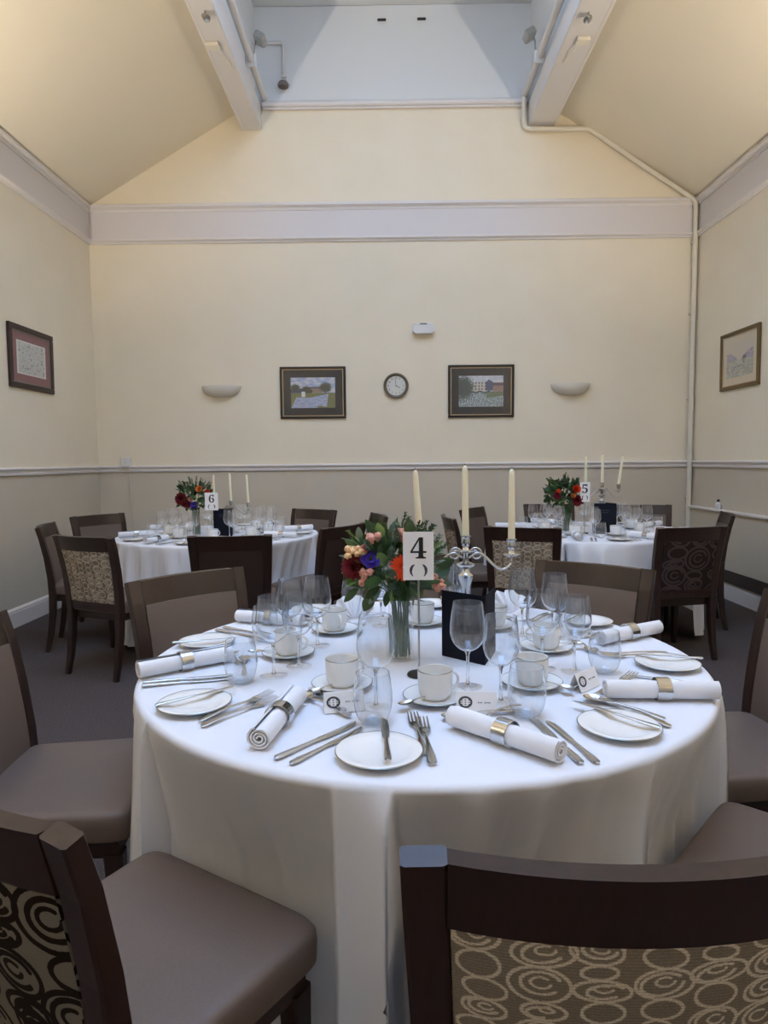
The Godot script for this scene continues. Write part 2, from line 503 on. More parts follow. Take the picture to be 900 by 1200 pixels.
func spoon_parts() -> Array:
	return cached_pair("spoon", func():
		var h := MB.new()
		h.sweep([V(0, 0.003, 0.1), V(0, 0.004, 0.095), V(0, 0.006, 0.07), V(0, 0.009, 0.03), V(0, 0.009, -0.01), V(0, 0.0065, -0.036)], MB.circle(8), [Vector2(0.004, 0.001), Vector2(0.0085, 0.0017), Vector2(0.008, 0.0017), Vector2(0.0042, 0.002), Vector2(0.0032, 0.0022), Vector2(0.005, 0.0016)], V(1, 0, 0), true)
		var b := MB.new()
		b.grid(8, 16, func(a: float, c: float):
			var th := c * TAU
			var rr := a
			var p := Vector2(cos(th) * 0.0195, sin(th) * 0.031) * rr
			p.x *= 1.0 - 0.15 * sin(th)
			return V(p.x, 0.0008 + 0.0075 * rr * rr, -0.064 + p.y), V(0, 1, 0))
		return [h.mesh(), b.mesh()])
func cached_pair(key: String, make: Callable) -> Array:
	if not K.has(key):
		K[key] = make.call()
	return K[key]
func cutlery(kind: String, at: Vector2, turn: float, label: String, category: String, group: String, sc := 1.0, lift := 0.0, tilt := 0.0) -> void:
	var o := thing(kind, label, category, V(at.x, TOP + lift, at.y), turn, group)
	o.rotation.x = tilt
	o.scale = Vector3.ONE * sc
	if kind.ends_with("knife"):
		var k := knife_parts()
		part("handle", k[0], M.silver, o)
		part("blade", k[1], M.silver, o)
	elif kind.ends_with("fork"):
		var k := fork_parts()
		part("handle", k[0], M.silver, o)
		part("tines", k[1], M.silver, o)
	else:
		var k := spoon_parts()
		part("handle", k[0], M.silver, o)
		part("bowl", k[1], M.silver, o)
# from a tip point to a handle point
func lay(kind: String, tip: Vector2, end: Vector2, label: String, category: String, group: String, lift := 0.0, tilt := 0.0) -> void:
	var d := tip - end
	var full := 0.226 if kind.ends_with("knife") else 0.2
	cutlery(kind, (tip + end) / 2, atan2(-d.x, -d.y), label, category, group, clampf(d.length() / full, 0.75, 1.05), lift, tilt)
func napkin_roll(a: Vector2, b: Vector2, label: String, group: String, fine := true) -> void:
	var d := b - a
	var o := thing("napkin_roll", label, "napkin", V((a.x + b.x) / 2, TOP, (a.y + b.y) / 2), atan2(d.x, d.y), group)
	var hl := 0.125
	var cloth := cached("napkin%s" % fine, func():
		var m := MB.new()
		var turns := 3.2
		var steps := 64 if fine else 26
		var outer := []
		var inner := []
		for k in steps + 1:
			var t := float(k) / steps
			var a2 := t * TAU * turns
			var r := 0.006 + 0.0205 * t
			outer.append(Vector2(cos(a2) * r, sin(a2) * r * 0.9))
			inner.append(Vector2(cos(a2) * (r - 0.0042), sin(a2) * (r - 0.0042) * 0.9))
		inner.reverse()
		var poly := outer + inner
		var rows := [-hl, -hl * 0.5, -0.02, 0.02, hl * 0.5, hl]
		var path := []
		var scs := []
		for z in rows:
			path.append(V(0.0, 0.0243, z + (0.003 if absf(z) > 0.1 else 0.0)))
			var q: float = 0.97 if absf(z) < 0.03 else 1.04 + 0.05 * signf(z)
			scs.append(Vector2(q, minf(q, 1.0)))
		for k in path.size() - 1:
			for q in poly.size():
				var q2: int = (q + 1) % poly.size()
				var s0: Vector2 = scs[k]
				var s1: Vector2 = scs[k + 1]
				var A: Vector3 = V(poly[q].x * s0.x, poly[q].y * s0.y, 0) + path[k]
				var B: Vector3 = V(poly[q2].x * s0.x, poly[q2].y * s0.y, 0) + path[k]
				var C: Vector3 = V(poly[q2].x * s1.x, poly[q2].y * s1.y, 0) + path[k + 1]
				var D: Vector3 = V(poly[q].x * s1.x, poly[q].y * s1.y, 0) + path[k + 1]
				var sgn: float = 1.0 if q <= steps else -1.0
				var n0: Vector3 = V(poly[q].x, poly[q].y, 0).normalized() * sgn
				var n1: Vector3 = V(poly[q2].x, poly[q2].y, 0).normalized() * sgn
				m.quad(m.vert(A, n0), m.vert(B, n1), m.vert(C, n1), m.vert(D, n0))
		for e in [0, path.size() - 1]:
			var s0: Vector2 = scs[e]
			for q in steps:
				var o1: Vector2 = outer[q]
				var o2: Vector2 = outer[q + 1]
				var i1: Vector2 = inner[steps - q]
				var i2: Vector2 = inner[steps - q - 1]
				var ps := []
				for w in [o1, o2, i2, i1]:
					ps.append(V(w.x * s0.x, w.y * s0.y, 0) + path[e])
				m.face(ps, V(0, 0, -1 if e == 0 else 1))
		return m.mesh())
	part("cloth", cloth, M.napkin, o)
	var ring := cached("napring", func():
		var m := MB.new()
		m.x = Transform3D(Basis(V(1, 0, 0), PI / 2), V(0, 0.0243, 0))
		m.lathe(P2([[0.0278, -0.016], [0.0285, -0.0155], [0.0285, 0.0155], [0.0278, 0.016], [0.0268, 0.0155], [0.0268, -0.0155], [0.0278, -0.016]]), 28, 40, 0.93)
		return m.mesh())
	part("napkin_ring", ring, M.silver, o)
func fan_napkin(at: Vector2, turn: float, label: String) -> void:
	var m := MB.new()
	m.grid(72, 8, func(a: float, b: float):
		var th := lerpf(-1.2, 1.2, a)
		var zig := (0.004 + 0.007 * b) * sin(a * TAU * 7.0)
		var r := 0.016 + b * 0.075 + 0.006 * b * sin(a * 23.0)
		return V(sin(th) * r, 0.012 + cos(th) * r * 0.85, zig - 0.03 * b - 0.01 * b * b), V(0, 0.3, 1))
	m.box(V(0.05, 0.018, 0.04), V(0, 0.009, 0), 0.007)
	solo("pleated_napkin", m.mesh(), M.napkin, label, "napkin", V(at.x, TOP, at.y), turn, "pleated napkins on table four")

func name_card(at: Vector2, turn: float, label: String) -> void:
	var o := thing("place_card", label, "card", V(at.x, TOP, at.y), turn, "place cards on table four")
	var m := MB.new()
	var h := 0.042
	for s in [-1.0, 1.0]:
		m.x = Transform3D(Basis(V(1, 0, 0), -s * 0.42), V(0, h, 0))
		m.box(V(0.088, 0.045, 0.0008), V(0, -0.0225, 0.0004 * s))
	part("folded_card", m.mesh(), M.card, o)
	var t := MB.new()
	t.x = Transform3D(Basis(V(1, 0, 0), -0.42), V(0, h, 0))
	# a dark round crest with pale rings on the left, a line of small print on the right
	for k in 22:
		var a := TAU * k / 22
		t.box(V(0.0042, 0.0042, 0.0003), V(-0.024 + cos(a) * 0.013, -0.022 + sin(a) * 0.0105, 0.0011))
	for k in 9:
		t.box(V(0.0032, 0.0022, 0.0003), V(-0.032 + (k % 3) * 0.008, -0.0175 - int(k / 3.0) * 0.0048, 0.0011))
	part("crest", t.mesh(), M.mark, o)
	var w := MB.new()
	w.x = t.x
	var xs := [0.004, 0.0068, 0.0094, 0.012, 0.0185, 0.0212, 0.0238, 0.0262, 0.0288]
	for k in xs.size():
		w.box(V(0.0016, 0.0022 if k % 4 else 0.0034, 0.0003), V(xs[k], -0.0225, 0.0011))
	part("print", w.mesh(), M.mark, o)

# ------------------------------------------------------------------ chair
func make_chair(bt: Vector2, fwd: Vector2, fabric: String, label: String, group: String) -> void:
	var at := bt + fwd * 0.285
	var o := thing("dining_chair", label, "chair", V(at.x, 0, at.y), atan2(-fwd.x, -fwd.y), group)
	part("seat", cached("seat", chair_seat), M.vinyl, o)
	part("seat_frame", cached("apron", func():
		var m := MB.new()
		m.prism(P2([[-0.212, -0.165], [0.212, -0.165], [0.195, 0.2], [-0.195, 0.2]]), -0.4, -0.352)
		var r := m.v.size()
		for k in r:
			m.v[k] = V(m.v[k].x, -m.v[k].z, m.v[k].y)
			m.n[k] = V(m.n[k].x, -m.n[k].z, m.n[k].y)
		var ii := m.i.duplicate()
		m.i.clear()
		for k in range(0, ii.size(), 3):
			m.tri(ii[k], ii[k + 1], ii[k + 2])
		return m.mesh()), M.wood, o)
	var sq := [Vector2(-1, -0.8), Vector2(-0.8, -1), Vector2(0.8, -1), Vector2(1, -0.8), Vector2(1, 0.8), Vector2(0.8, 1), Vector2(-0.8, 1), Vector2(-1, 0.8)]
	for s in [-1.0, 1.0]:
		part("front_leg", cached("fleg%d" % int(s), func(): return MB.new().sweep([V(s * 0.198, 0, -0.162), V(s * 0.196, 0.36, -0.152)], sq, [Vector2(0.014, 0.014), Vector2(0.023, 0.023)], V(1, 0, 0)).mesh()), M.wood, o)
	for s in [-1.0, 1.0]:
		part("back_post", cached("post%d" % int(s), func():
			var path := [V(s * 0.2, 0.0, 0.262), V(s * 0.198, 0.12, 0.238), V(s * 0.198, 0.26, 0.219), V(s * 0.2, 0.4, 0.212), V(s * 0.206, 0.52, 0.218), V(s * 0.212, 0.66, 0.236), V(s * 0.218, 0.79, 0.262), V(s * 0.221, 0.87, 0.285)]
			return MB.new().sweep(path, sq, [Vector2(0.014, 0.015), Vector2(0.018, 0.019), Vector2(0.021, 0.022), Vector2(0.023, 0.024), Vector2(0.024, 0.021), Vector2(0.025, 0.018), Vector2(0.026, 0.016), Vector2(0.026, 0.0145)], V(1, 0, 0)).mesh()), M.wood, o)
	part("top_rail", cached("toprail", func(): return back_slab(0.782, 0.87, 0.1945, 0.195, 0.015, -0.015).mesh()), M.wood, o)
	part("lower_rail", cached("lowrail", func(): return back_slab(0.41, 0.462, 0.177, 0.179, 0.014, -0.014).mesh()), M.wood, o)
	part("back_cushion", cached("backin", func(): return back_slab(0.462, 0.782, 0.179, 0.1905, -0.001, -0.02, 0.006).mesh()), M.vinyl, o)
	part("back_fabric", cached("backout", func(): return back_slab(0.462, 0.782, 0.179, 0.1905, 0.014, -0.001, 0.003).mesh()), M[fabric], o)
func back_z(y: float, a: float) -> float:   # middle surface of the bowed, raked back
	var t := (y - 0.4) / 0.47
	return 0.212 + 0.073 * pow(maxf(t, 0.0), 1.55) + 0.028 * (1.0 - a * a) * clampf(t * 1.6, 0.15, 1.0)
func back_slab(y0: float, y1: float, w0: float, w1: float, zo: float, zi: float, puff := 0.0) -> MB:
	var m := MB.new()
	var pos := func(a: float, b: float, off: float) -> Vector3:
		var y := lerpf(y0, y1, b)
		var x := lerpf(w0, w1, b) * (a * 2 - 1)
		return V(x, y, back_z(y, a * 2 - 1) + off)
	var pf := func(a: float, b: float) -> float:
		return puff * (1.0 - pow(absf(a * 2 - 1), 6.0)) * (1.0 - pow(absf(b * 2 - 1), 6.0))
	var sz := Vector2(w0 + w1, y1 - y0)
	m.grid(14, 8, func(a, b): return pos.call(a, b, zo + pf.call(a, b)), V(0, 0, 1), sz)
	m.grid(14, 8, func(a, b): return pos.call(a, b, zi - pf.call(a, b)), V(0, 0, -1), sz)
	for e in [0.0, 1.0]:
		m.grid(1, 8, func(a, b): return pos.call(e, b, lerpf(zi, zo, a)), V(e * 2 - 1, 0, 0), Vector2(0.02, sz.y))
		m.grid(14, 1, func(a, b): return pos.call(a, e, lerpf(zi, zo, b)), V(0, e * 2 - 1, 0), Vector2(sz.x, 0.02))
	return m
func chair_seat() -> ArrayMesh:
	var m := MB.new()
	var N := 20
	# a superellipse cushion: outline trapezoid, domed top, rounded edge
	var outline := func(a: float) -> Vector2:
		var c := cos(a)
		var s := sin(a)
		var p := Vector2(signf(c) * pow(absf(c), 0.17), signf(s) * pow(absf(s), 0.17))
		return Vector2(p.x * lerpf(0.237, 0.215, (p.y + 1) / 2), p.y * 0.21 + 0.012)
	var prof := [[0.0, 0.482], [0.35, 0.4805], [0.7, 0.4765], [0.9, 0.4735], [0.965, 0.469], [0.993, 0.459], [1.0, 0.44], [0.995, 0.405], [0.97, 0.399], [0.0, 0.399]]
	var rows := []
	for k in prof.size():
		var row := []
		for q in N * 4:
			var o: Vector2 = outline.call(TAU * q / (N * 4.0))
			row.append(V(o.x * prof[k][0], prof[k][1], (o.y - 0.012) * prof[k][0] + 0.012))
		rows.append(row)
	var ids := []
	for k in prof.size():
		var row := []
		for q in N * 4:
			var q2 := (q + 1) % (N * 4)
			var q0 := (q + N * 4 - 1) % (N * 4)
			var du: Vector3 = rows[k][q2] - rows[k][q0]
			var dv: Vector3 = rows[mini(k + 1, prof.size() - 1)][q] - rows[maxi(k - 1, 0)][q]
			var nn := du.cross(dv)
			if k == 0:
				nn = V(0, 1, 0)
			elif k == prof.size() - 1:
				nn = V(0, -1, 0)
			elif nn.dot(rows[k][q] - V(0, 0.43, 0)) < 0:
				nn = -nn
			row.append(m.vert(rows[k][q], nn, Vector2(rows[k][q].x, rows[k][q].z)))
		ids.append(row)
	for k in prof.size() - 1:
		for q in N * 4:
			m.quad(ids[k][q], ids[k][(q + 1) % (N * 4)], ids[k + 1][(q + 1) % (N * 4)], ids[k + 1][q])
	return m.mesh()

# ------------------------------------------------------------------ tables
func round_table(c: Vector2, word: String, sd: int, corner: float) -> void:
	var t := thing("banquet_table", "round folding banquet table hidden under the white cloth of table " + word, "table", V(c.x, 0, c.y), 0.0)
	part("table_top", lathe_mesh([[0.0, 0.722], [0.75, 0.722], [0.754, 0.726], [0.754, 0.744], [0.75, 0.747], [0.0, 0.747]], 48), M.table_wood, t)
	for k in 4:
		var a := TAU * (k + 0.5) / 4
		part("leg", cached("tleg", func(): return MB.new().tube([V(0, 0, 0), V(0, 0.724, 0)], 0.016, 10).mesh()), M.leg_metal, t, V(cos(a) * 0.36, 0, sin(a) * 0.36))
	var rg := RandomNumberGenerator.new()
	rg.seed = sd
	var ph := []
	for k in 6:
		ph.append(rg.randf() * TAU)
	var fold := func(th: float) -> float:
		var w := th + 0.07 * sin(2 * th + ph[0]) + 0.06 * sin(3 * th + ph[1]) + 0.03 * sin(7 * th + ph[5])
		var s := 0.5 + 0.5 * sin(31 * w + ph[2])
		var big := pow(0.5 + 0.5 * cos(4 * (th - corner)), 3.0)
		return pow(s, 1.6) * (0.55 + 0.45 * sin(5 * th + ph[3])) * 0.056 + 0.02 * big + 0.008 * sin(9 * th + ph[4])
	# where a chair is pushed in, its seat presses the hanging cloth inwards
	var limit := PackedFloat32Array()
	var U := 480
	for k in U + 1:
		var d := Vector2(cos(TAU * k / U), sin(TAU * k / U))
		var lim := 2.0
		for s in seats:
			if s[0].distance_to(c) > 1.7 or not s[4].ends_with(word):
				continue
			var side := Vector2(-s[1].y, s[1].x)
			var rr := 0.3
			while rr < minf(lim, 1.1):
				var q: Vector2 = c + d * rr - s[0]
				if q.dot(s[1]) > 0.0 and q.dot(s[1]) < 0.494 and absf(q.dot(side)) < 0.252:
					lim = rr - 0.012
					break
				rr += 0.006
		limit.append(lim)
	# where a chair is pushed far in, the cloth ends on its seat instead of reaching the floor
	var hem := PackedFloat32Array()
	for k in U + 1:
		var yb := 0.045
		for q in range(-8, 9):
			if limit[posmod(k + q, U)] < 0.62:
				yb = maxf(yb, 0.489 - maxf(absf(q) - 1.0, 0.0) * 0.065)
		hem.append(yb)
	var m := MB.new()
	var hang := 22
	m.grid(U, 8 + hang, func(a: float, b: float):
		var th := a * TAU
		var k := b * (8 + hang)
		if k <= 6.0:
			return V(cos(th) * 0.745 * k / 6.0, 0.7505, sin(th) * 0.745 * k / 6.0)
		if k <= 8.0:
			var q := (k - 6.0) / 2.0 * PI / 2
			return V(cos(th) * (0.745 + 0.016 * sin(q)), 0.7505 - 0.016 * (1 - cos(q)), sin(th) * (0.745 + 0.016 * sin(q)))
		var s := (k - 8.0) / hang
		var col := int(round(a * U))
		var y := lerpf(0.7345, hem[col], s)
		var fall := (0.7345 - y) / 0.69
		var r: float = 0.761 + 0.012 * fall + fold.call(th + 0.05 * fall) * pow(fall, 0.38)
		var lm: float = limit[col]
		if lm >= 0.62 and lm < 0.86:
			var press := clampf((0.73 - y) / 0.24, 0.0, 1.0)
			var held: float = lerpf(0.766, lm - 0.004, press) - (0.06 - clampf(fold.call(th), 0.0, 0.06)) * 0.65 * pow(press, 0.45)
			r = minf(r, held)
			if y > 0.715:
				r = maxf(r, 0.76)
		return V(cos(th) * r, y, sin(th) * r), Vector3.ZERO, Vector2(4, 2))
	for k in m.n.size():    # outward normals
		var p := m.v[k]
		var o := V(p.x, 0, p.z) if p.y < 0.74 else V(0, 1, 0)
		if m.n[k].dot(o) < 0 or m.n[k].length() < 0.5:
			m.n[k] = o.normalized() if m.n[k].length() < 0.5 else -m.n[k]
	var o := MeshInstance3D.new()
	o.mesh = m.mesh()
	o.material_override = M.cloth
	o.name = numbered("tablecloth")
	add_child(o)
	o.position = V(c.x, 0, c.y)
	tag(o, "floor-length white tablecloth falling in soft folds over table " + word, "tablecloth", "white tablecloths")
func candelabrum(at: Vector2, turn: float, hgt: float, label: String, lean: Array, word: String, mt: Material) -> void:
	var o := thing("candelabrum", label, "candelabra", V(at.x, TOP, at.y), turn, "silver candelabra")
	var s := hgt / 0.32
	part("base", lathe_mesh([[0.0, 0.0], [0.055, 0.0], [0.057, 0.004], [0.05, 0.012], [0.03, 0.018], [0.016, 0.03], [0.0, 0.032]], 28), mt, o)
	part("stem", lathe_mesh([[0.0, 0.028], [0.012, 0.03], [0.009, 0.05 * s], [0.017, 0.07 * s], [0.02, 0.085 * s], [0.012, 0.1 * s], [0.008, 0.12 * s], [0.012, 0.16 * s], [0.022, 0.185 * s], [0.024, 0.195 * s], [0.012, 0.205 * s], [0.01, 0.215 * s], [0.026, 0.225 * s], [0.028, 0.23 * s], [0.011, 0.238 * s], [0.009, 0.262 * s], [0.015, 0.272 * s], [0.0, 0.276 * s]], 24), mt, o)
	for k in [-1.0, 0.0, 1.0]:
		var cx: float = k * 0.142
		var y0: float = 0.27 * s - absf(k) * 0.012
		if k != 0.0:
			var pts := []
			for q in 17:
				var t := q / 16.0
				pts.append(V(k * (0.01 + 0.132 * t), 0.25 * s + 0.028 * sin(t * TAU * 0.5) * (1.0 - t) * 2.0 - 0.062 * sin(t * PI) * t - 0.018 * t, 0))
			part("arm", MB.new().sweep(pts, MB.circle(8), [Vector2(0.0042, 0.0042)], V(0, 0, 1), true).mesh(), mt, o)
			var sp := []
			for q in 22:
				var a := q / 21.0 * TAU * 1.3
				var r := 0.021 - 0.011 * q / 21.0
				sp.append(V(k * (0.032 - cos(a) * r), 0.262 * s + sin(a) * r, 0))
			part("scroll", MB.new().tube(sp, 0.0032, 6).mesh(), mt, o)
		var cup := part("cup", cached("ccup", func(): return lathe_mesh([[0.0, -0.02], [0.006, -0.02], [0.005, -0.008], [0.012, -0.004], [0.026, 0.0], [0.0275, 0.002], [0.024, 0.003], [0.011, 0.004], [0.0085, 0.012], [0.0135, 0.02], [0.0145, 0.03], [0.0125, 0.04], [0.0165, 0.046], [0.0165, 0.049], [0.0115, 0.0495], [0.0, 0.0495]], 20)), mt, o, V(cx, y0, 0))
		cup.rotation.z = 0.0
		var rk: int = int(k) + 1
		var off := Vector3(cx, y0 + 0.05, 0).rotated(Vector3.UP, turn)
		var cl := thing("dinner_candle", "tall ivory candle in the %s of the candelabrum on table %s" % [["left arm", "middle cup", "right arm"][rk], word], "candle", V(at.x, TOP, at.y) + off, 0.0, "ivory dinner candles")
		cl.rotation.z = lean[rk]
		part("shaft", cached("candle", func(): return lathe_mesh([[0.0, 0.0], [0.0112, 0.0], [0.0108, 0.03], [0.0085, 0.2], [0.006, 0.212], [0.002, 0.216], [0.0, 0.216]], 18)), M.candle, cl)
		part("wick", cached("wick", func(): return MB.new().tube([V(0, 0.213, 0), V(0.0005, 0.222, 0)], 0.0009, 5).mesh()), M.wick, cl)
func text_mesh(s: String, size: float, depth := 0.0008) -> TextMesh:
	var t := TextMesh.new()
	var f := SystemFont.new()
	f.font_names = PackedStringArray(["Droid Serif"])
	f.font_weight = 700
	t.font = f
	t.text = s
	t.font_size = 64
	t.pixel_size = size / 64.0
	t.depth = depth
	t.curve_step = 1.0
	return t
func number_stand(at: Vector2, turn: float, bottom: float, size: Vector2, digit: String, word: String) -> void:
	var o := thing("table_number_stand", "white card with the black number %s on a slim metal stand" % word, "table number", V(at.x, TOP, at.y), turn, "table numbers")
	part("base", lathe_mesh([[0.0, 0.0], [0.03, 0.0], [0.031, 0.003], [0.028, 0.007], [0.006, 0.01], [0.0, 0.01]], 24), M.black, o)
	part("rod", MB.new().tube([V(0, 0.008, 0), V(0, bottom - TOP + 0.03, 0)], 0.0028, 8).mesh(), M.silver_dull, o)
	var c := part("card", bx(V(size.x, size.y, 0.0015)), M.card, o, V(0, bottom - TOP + size.y / 2, 0.004))
	part("digit", text_mesh(digit, size.y * 0.62), M.ink, c, V(0, size.y * 0.16, 0.0011))
	var hs := MB.new()
	for s in [-1.0, 1.0]:
		var pts := []
		for k in 9:
			var a := lerpf(0.35, 2.5, k / 8.0)
			pts.append(V(s * (0.005 + 0.0145 * sin(a)) * size.x / 0.078, size.y * -0.31 - 0.017 * cos(a) * -1.0 * size.y / 0.123, 0.0009))
		hs.sweep(pts, [Vector2(-1, -1), Vector2(1, -1), Vector2(1, 1), Vector2(-1, 1)], [Vector2(0.0003, 0.001), Vector2(0.0003, 0.0022), Vector2(0.0003, 0.003), Vector2(0.0003, 0.0036), Vector2(0.0003, 0.0036), Vector2(0.0003, 0.003), Vector2(0.0003, 0.0024), Vector2(0.0003, 0.0015), Vector2(0.0003, 0.0008)], V(0, 0, 1))
	part("horseshoe_mark", hs.mesh(), M.mark, c)
func menu(a: Vector2, b: Vector2, c: Vector2, hgt: float, label: String) -> void:   # spine at b
	var o := thing("menu_card", label, "menu", V(b.x, TOP, b.y), 0.0, "navy menu cards")
	for e in [[a, "front_cover"], [c, "back_cover"]]:
		var d: Vector2 = e[0] - b
		var l := d.length()
		var p := part(e[1], bx(V(l, hgt, 0.002), V(l / 2, hgt / 2, 0), 0.0004), M.navy, o)
		p.rotation.y = -d.angle()
		if e[1] == "front_cover":
			var t := MB.new()
			for k in 7:
				t.box(V(0.007 if k % 3 else 0.004, 0.0035, 0.0004), V(l / 2 - 0.028 + k * 0.0095, hgt * 0.77, -0.0012))
				t.box(V(0.004, 0.0025, 0.0004), V(l / 2 - 0.02 + k * 0.0065, hgt * 0.7, -0.0012))
			part("print", t.mesh(), M.navy_print, p)

# ------------------------------------------------------------------ flowers
func leaf_mesh(l: float, w: float, bend: float) -> ArrayMesh:
	var m := MB.new()
	m.grid(6, 4, func(a: float, b: float):
		var wd := w * pow(sin(PI * clampf(a * 0.94 + 0.04, 0, 1)), 0.8)
		var q := b * 2 - 1
		return V(q * wd, l * a * 0.96 - 0.15 * bend * a * a * l, bend * l * a * a + 0.25 * wd * q * q), V(0, 0, -1))
	return m.mesh()
func sprig_mesh(l: float, sd: int) -> ArrayMesh:
	var m := MB.new()
	var rg := RandomNumberGenerator.new()
	rg.seed = sd
	m.tube([V(0, 0, 0), V(0.002, l * 0.5, 0.003), V(0, l, 0)], 0.0012, 5)
	for k in 16:
		var t := 0.2 + 0.8 * k / 16.0
		for q in 3:
			var a := rg.randf() * TAU
			var d := V(cos(a), 0.7, sin(a)).normalized() * 0.016 * (1.15 - t * 0.5)
			var p := V(0, l * t, 0)
			var sd2 := d.cross(V(0, 1, 0)).normalized() * 0.0028
			m.face([p, p + d * 0.5 + sd2, p + d, p + d * 0.5 - sd2], d.cross(sd2).normalized())
	return m.mesh()
func bloom(kind: String, r: float, sd: int) -> ArrayMesh:
	var m := MB.new()
	var rg := RandomNumberGenerator.new()
	rg.seed = sd
	if kind == "dahlia" or kind == "gerbera" or kind == "anemone" or kind == "rose":
		var rings := {"dahlia": 6, "gerbera": 4, "anemone": 2, "rose": 5}
		var count := {"dahlia": 14, "gerbera": 20, "anemone": 5, "rose": 5}
		for k in rings[kind]:
			var t: float = float(k) / rings[kind]
			var n: int = maxi(4, int(count[kind] * (1.0 - 0.55 * t)))
			for q in n:
				var a : float = TAU * (q + 0.5 * k) / n + rg.randf_range(-0.1, 0.1)
				var pitch := lerpf(0.12, 1.35, t) + rg.randf_range(-0.08, 0.08)
				if kind == "rose":
					pitch = lerpf(0.5, 1.5, t)
				var ln := r * lerpf(1.0, 0.5, t)
				var wd: float = ln * {"dahlia": 0.26, "gerbera": 0.15, "anemone": 0.62, "rose": 0.66}[kind]
				m.x = Transform3D(Basis(V(0, 1, 0), a) * Basis(V(1, 0, 0), -pitch), V(0, r * 0.18 * t, 0))
				var cup := 0.35 if kind == "rose" else 0.18
				m.grid(4, 4, func(u: float, w: float):
					var wq := wd * pow(sin(PI * clampf(u * 0.86 + 0.1, 0, 1)), 0.7)
					var s := w * 2 - 1
					return V(s * wq, cup * wq * s * s + cup * ln * u * u * 0.7, ln * u), V(0, 1, 0))
		m.x = Transform3D()
		m.lathe(P2([[r * 0.3, -r * 0.1], [r * 0.26, r * 0.12], [r * 0.12, r * 0.22], [0.0, r * 0.24]]), 10)
	else:   # a head of ruffled florets
		for k in 9:
			var d := V(rg.randf_range(-1, 1), rg.randf_range(-0.6, 1), rg.randf_range(-1, 1)).normalized() * r * 0.62
			var rr := r * rg.randf_range(0.36, 0.5)
			var s0 := rg.randf() * 9.0
			m.x = Transform3D(Basis(), d)
			m.grid(14, 8, func(u: float, w: float):
				var th := u * TAU
				var fi := w * PI
				var q := rr * (1.0 + 0.22 * sin(th * 5 + s0) * sin(fi) + 0.14 * sin(fi * 6 + s0))
				return V(cos(th) * sin(fi), cos(fi), sin(th) * sin(fi)) * q, Vector3.ZERO)
	return m.mesh()
func aim(d: Vector3, spin := 0.0) -> Basis:    # local +y to d
	d = d.normalized()
	var r := d.cross(V(0.2, 0.3, 0.93)).normalized()
	return Basis(r, d, r.cross(d)) * Basis(V(0, 1, 0), spin)
func bouquet(at: Vector2, centre: Vector3, size: Vector3, blooms: Array, leaves: int, sprigs: int, sd: int, label: String, mixes: Array, vase_h: float) -> void:
	var o := thing("flower_arrangement", label, "flowers", V(at.x, TOP + 0.008, at.y), 0.0, "flower arrangements")
	var org := o.position
	var rg := RandomNumberGenerator.new()
	rg.seed = sd
	var neck := V(at.x, TOP + vase_h * 0.95, at.y)
	for k in 30:
		var a := TAU * k / 30 + rg.randf_range(-0.1, 0.1)
		var b := a + rg.randf_range(-0.9, 0.9)
		var q0 := rg.randf_range(0.008, 0.03)
		var q1 := rg.randf_range(0.01, 0.029)
		var p0 := V(cos(a) * q0, 0.002, sin(a) * q0)
		var p1 := neck - org + V(cos(b) * q1, 0, sin(b) * q1)
		part("stalk", MB.new().tube([p0, p1, p1 + (p1 - p0) * 0.3 + V(0, 0.03, 0)], rg.randf_range(0.0016, 0.0026), 6).mesh(), M.stalk, o)
	for k in 3:
		cached("leafa%d" % k, func(): return leaf_mesh(0.055, 0.011 + 0.004 * k, 0.25 + 0.12 * k))
		cached("sprig%d" % k, func(): return sprig_mesh(0.075, 40 + k))
	for k in leaves:
		var d := V(rg.randf_range(-1, 1), rg.randf_range(-0.75, 1), rg.randf_range(-1, 1)).normalized()
		var rad := rg.randf_range(0.35, 0.9)
		var p := centre + d * size * rad
		var l := part("leaf", K["leafa%d" % rg.randi_range(0, 2)], M[mixes[rg.randi() % mixes.size()]], o)
		var dir := (d + V(0, 0.35, 0) + V(rg.randf_range(-0.5, 0.5), rg.randf_range(-0.4, 0.4), rg.randf_range(-0.5, 0.5))).normalized()
		l.transform = Transform3D(aim(dir, rg.randf() * TAU).scaled(Vector3.ONE * rg.randf_range(0.7, 1.15)), p - org)
	for k in sprigs:
		var d := V(rg.randf_range(-1, 1), rg.randf_range(0.2, 1), rg.randf_range(-1, 1)).normalized()
		var l := part("sprig", K["sprig%d" % (k % 3)], M[mixes[k % mixes.size()]], o)
		l.transform = Transform3D(aim(d + V(0, 0.4, 0), rg.randf() * TAU), centre + d * size * 0.75 - org)
	var idx := 0
	for b in blooms:     # [kind, material, place, radius, facing]
		idx += 1
		var f := part({"dahlia": "dahlia_bloom", "gerbera": "gerbera_bloom", "anemone": "anemone_bloom", "rose": "rose_bloom", "cluster": "floret_head"}[b[0]], bloom(b[0], b[3], sd + idx), M[b[1]], o)
		f.transform = Transform3D(aim(b[4]), b[2] - org)
		if b[0] == "anemone" or b[0] == "gerbera":
			part("flower_eye", lathe_mesh([[b[3] * 0.3, b[3] * 0.1], [b[3] * 0.2, b[3] * 0.27], [0.0, b[3] * 0.33]], 10), M.black if b[0] == "anemone" else M.f_eye, f)
		if b[2].distance_to(neck) > 0.05:
			part("stalk", MB.new().tube([neck - org, (neck + b[2]) / 2 - org + V(0, 0.01, 0), b[2] - org], 0.0016, 5).mesh(), M.stalk, o)
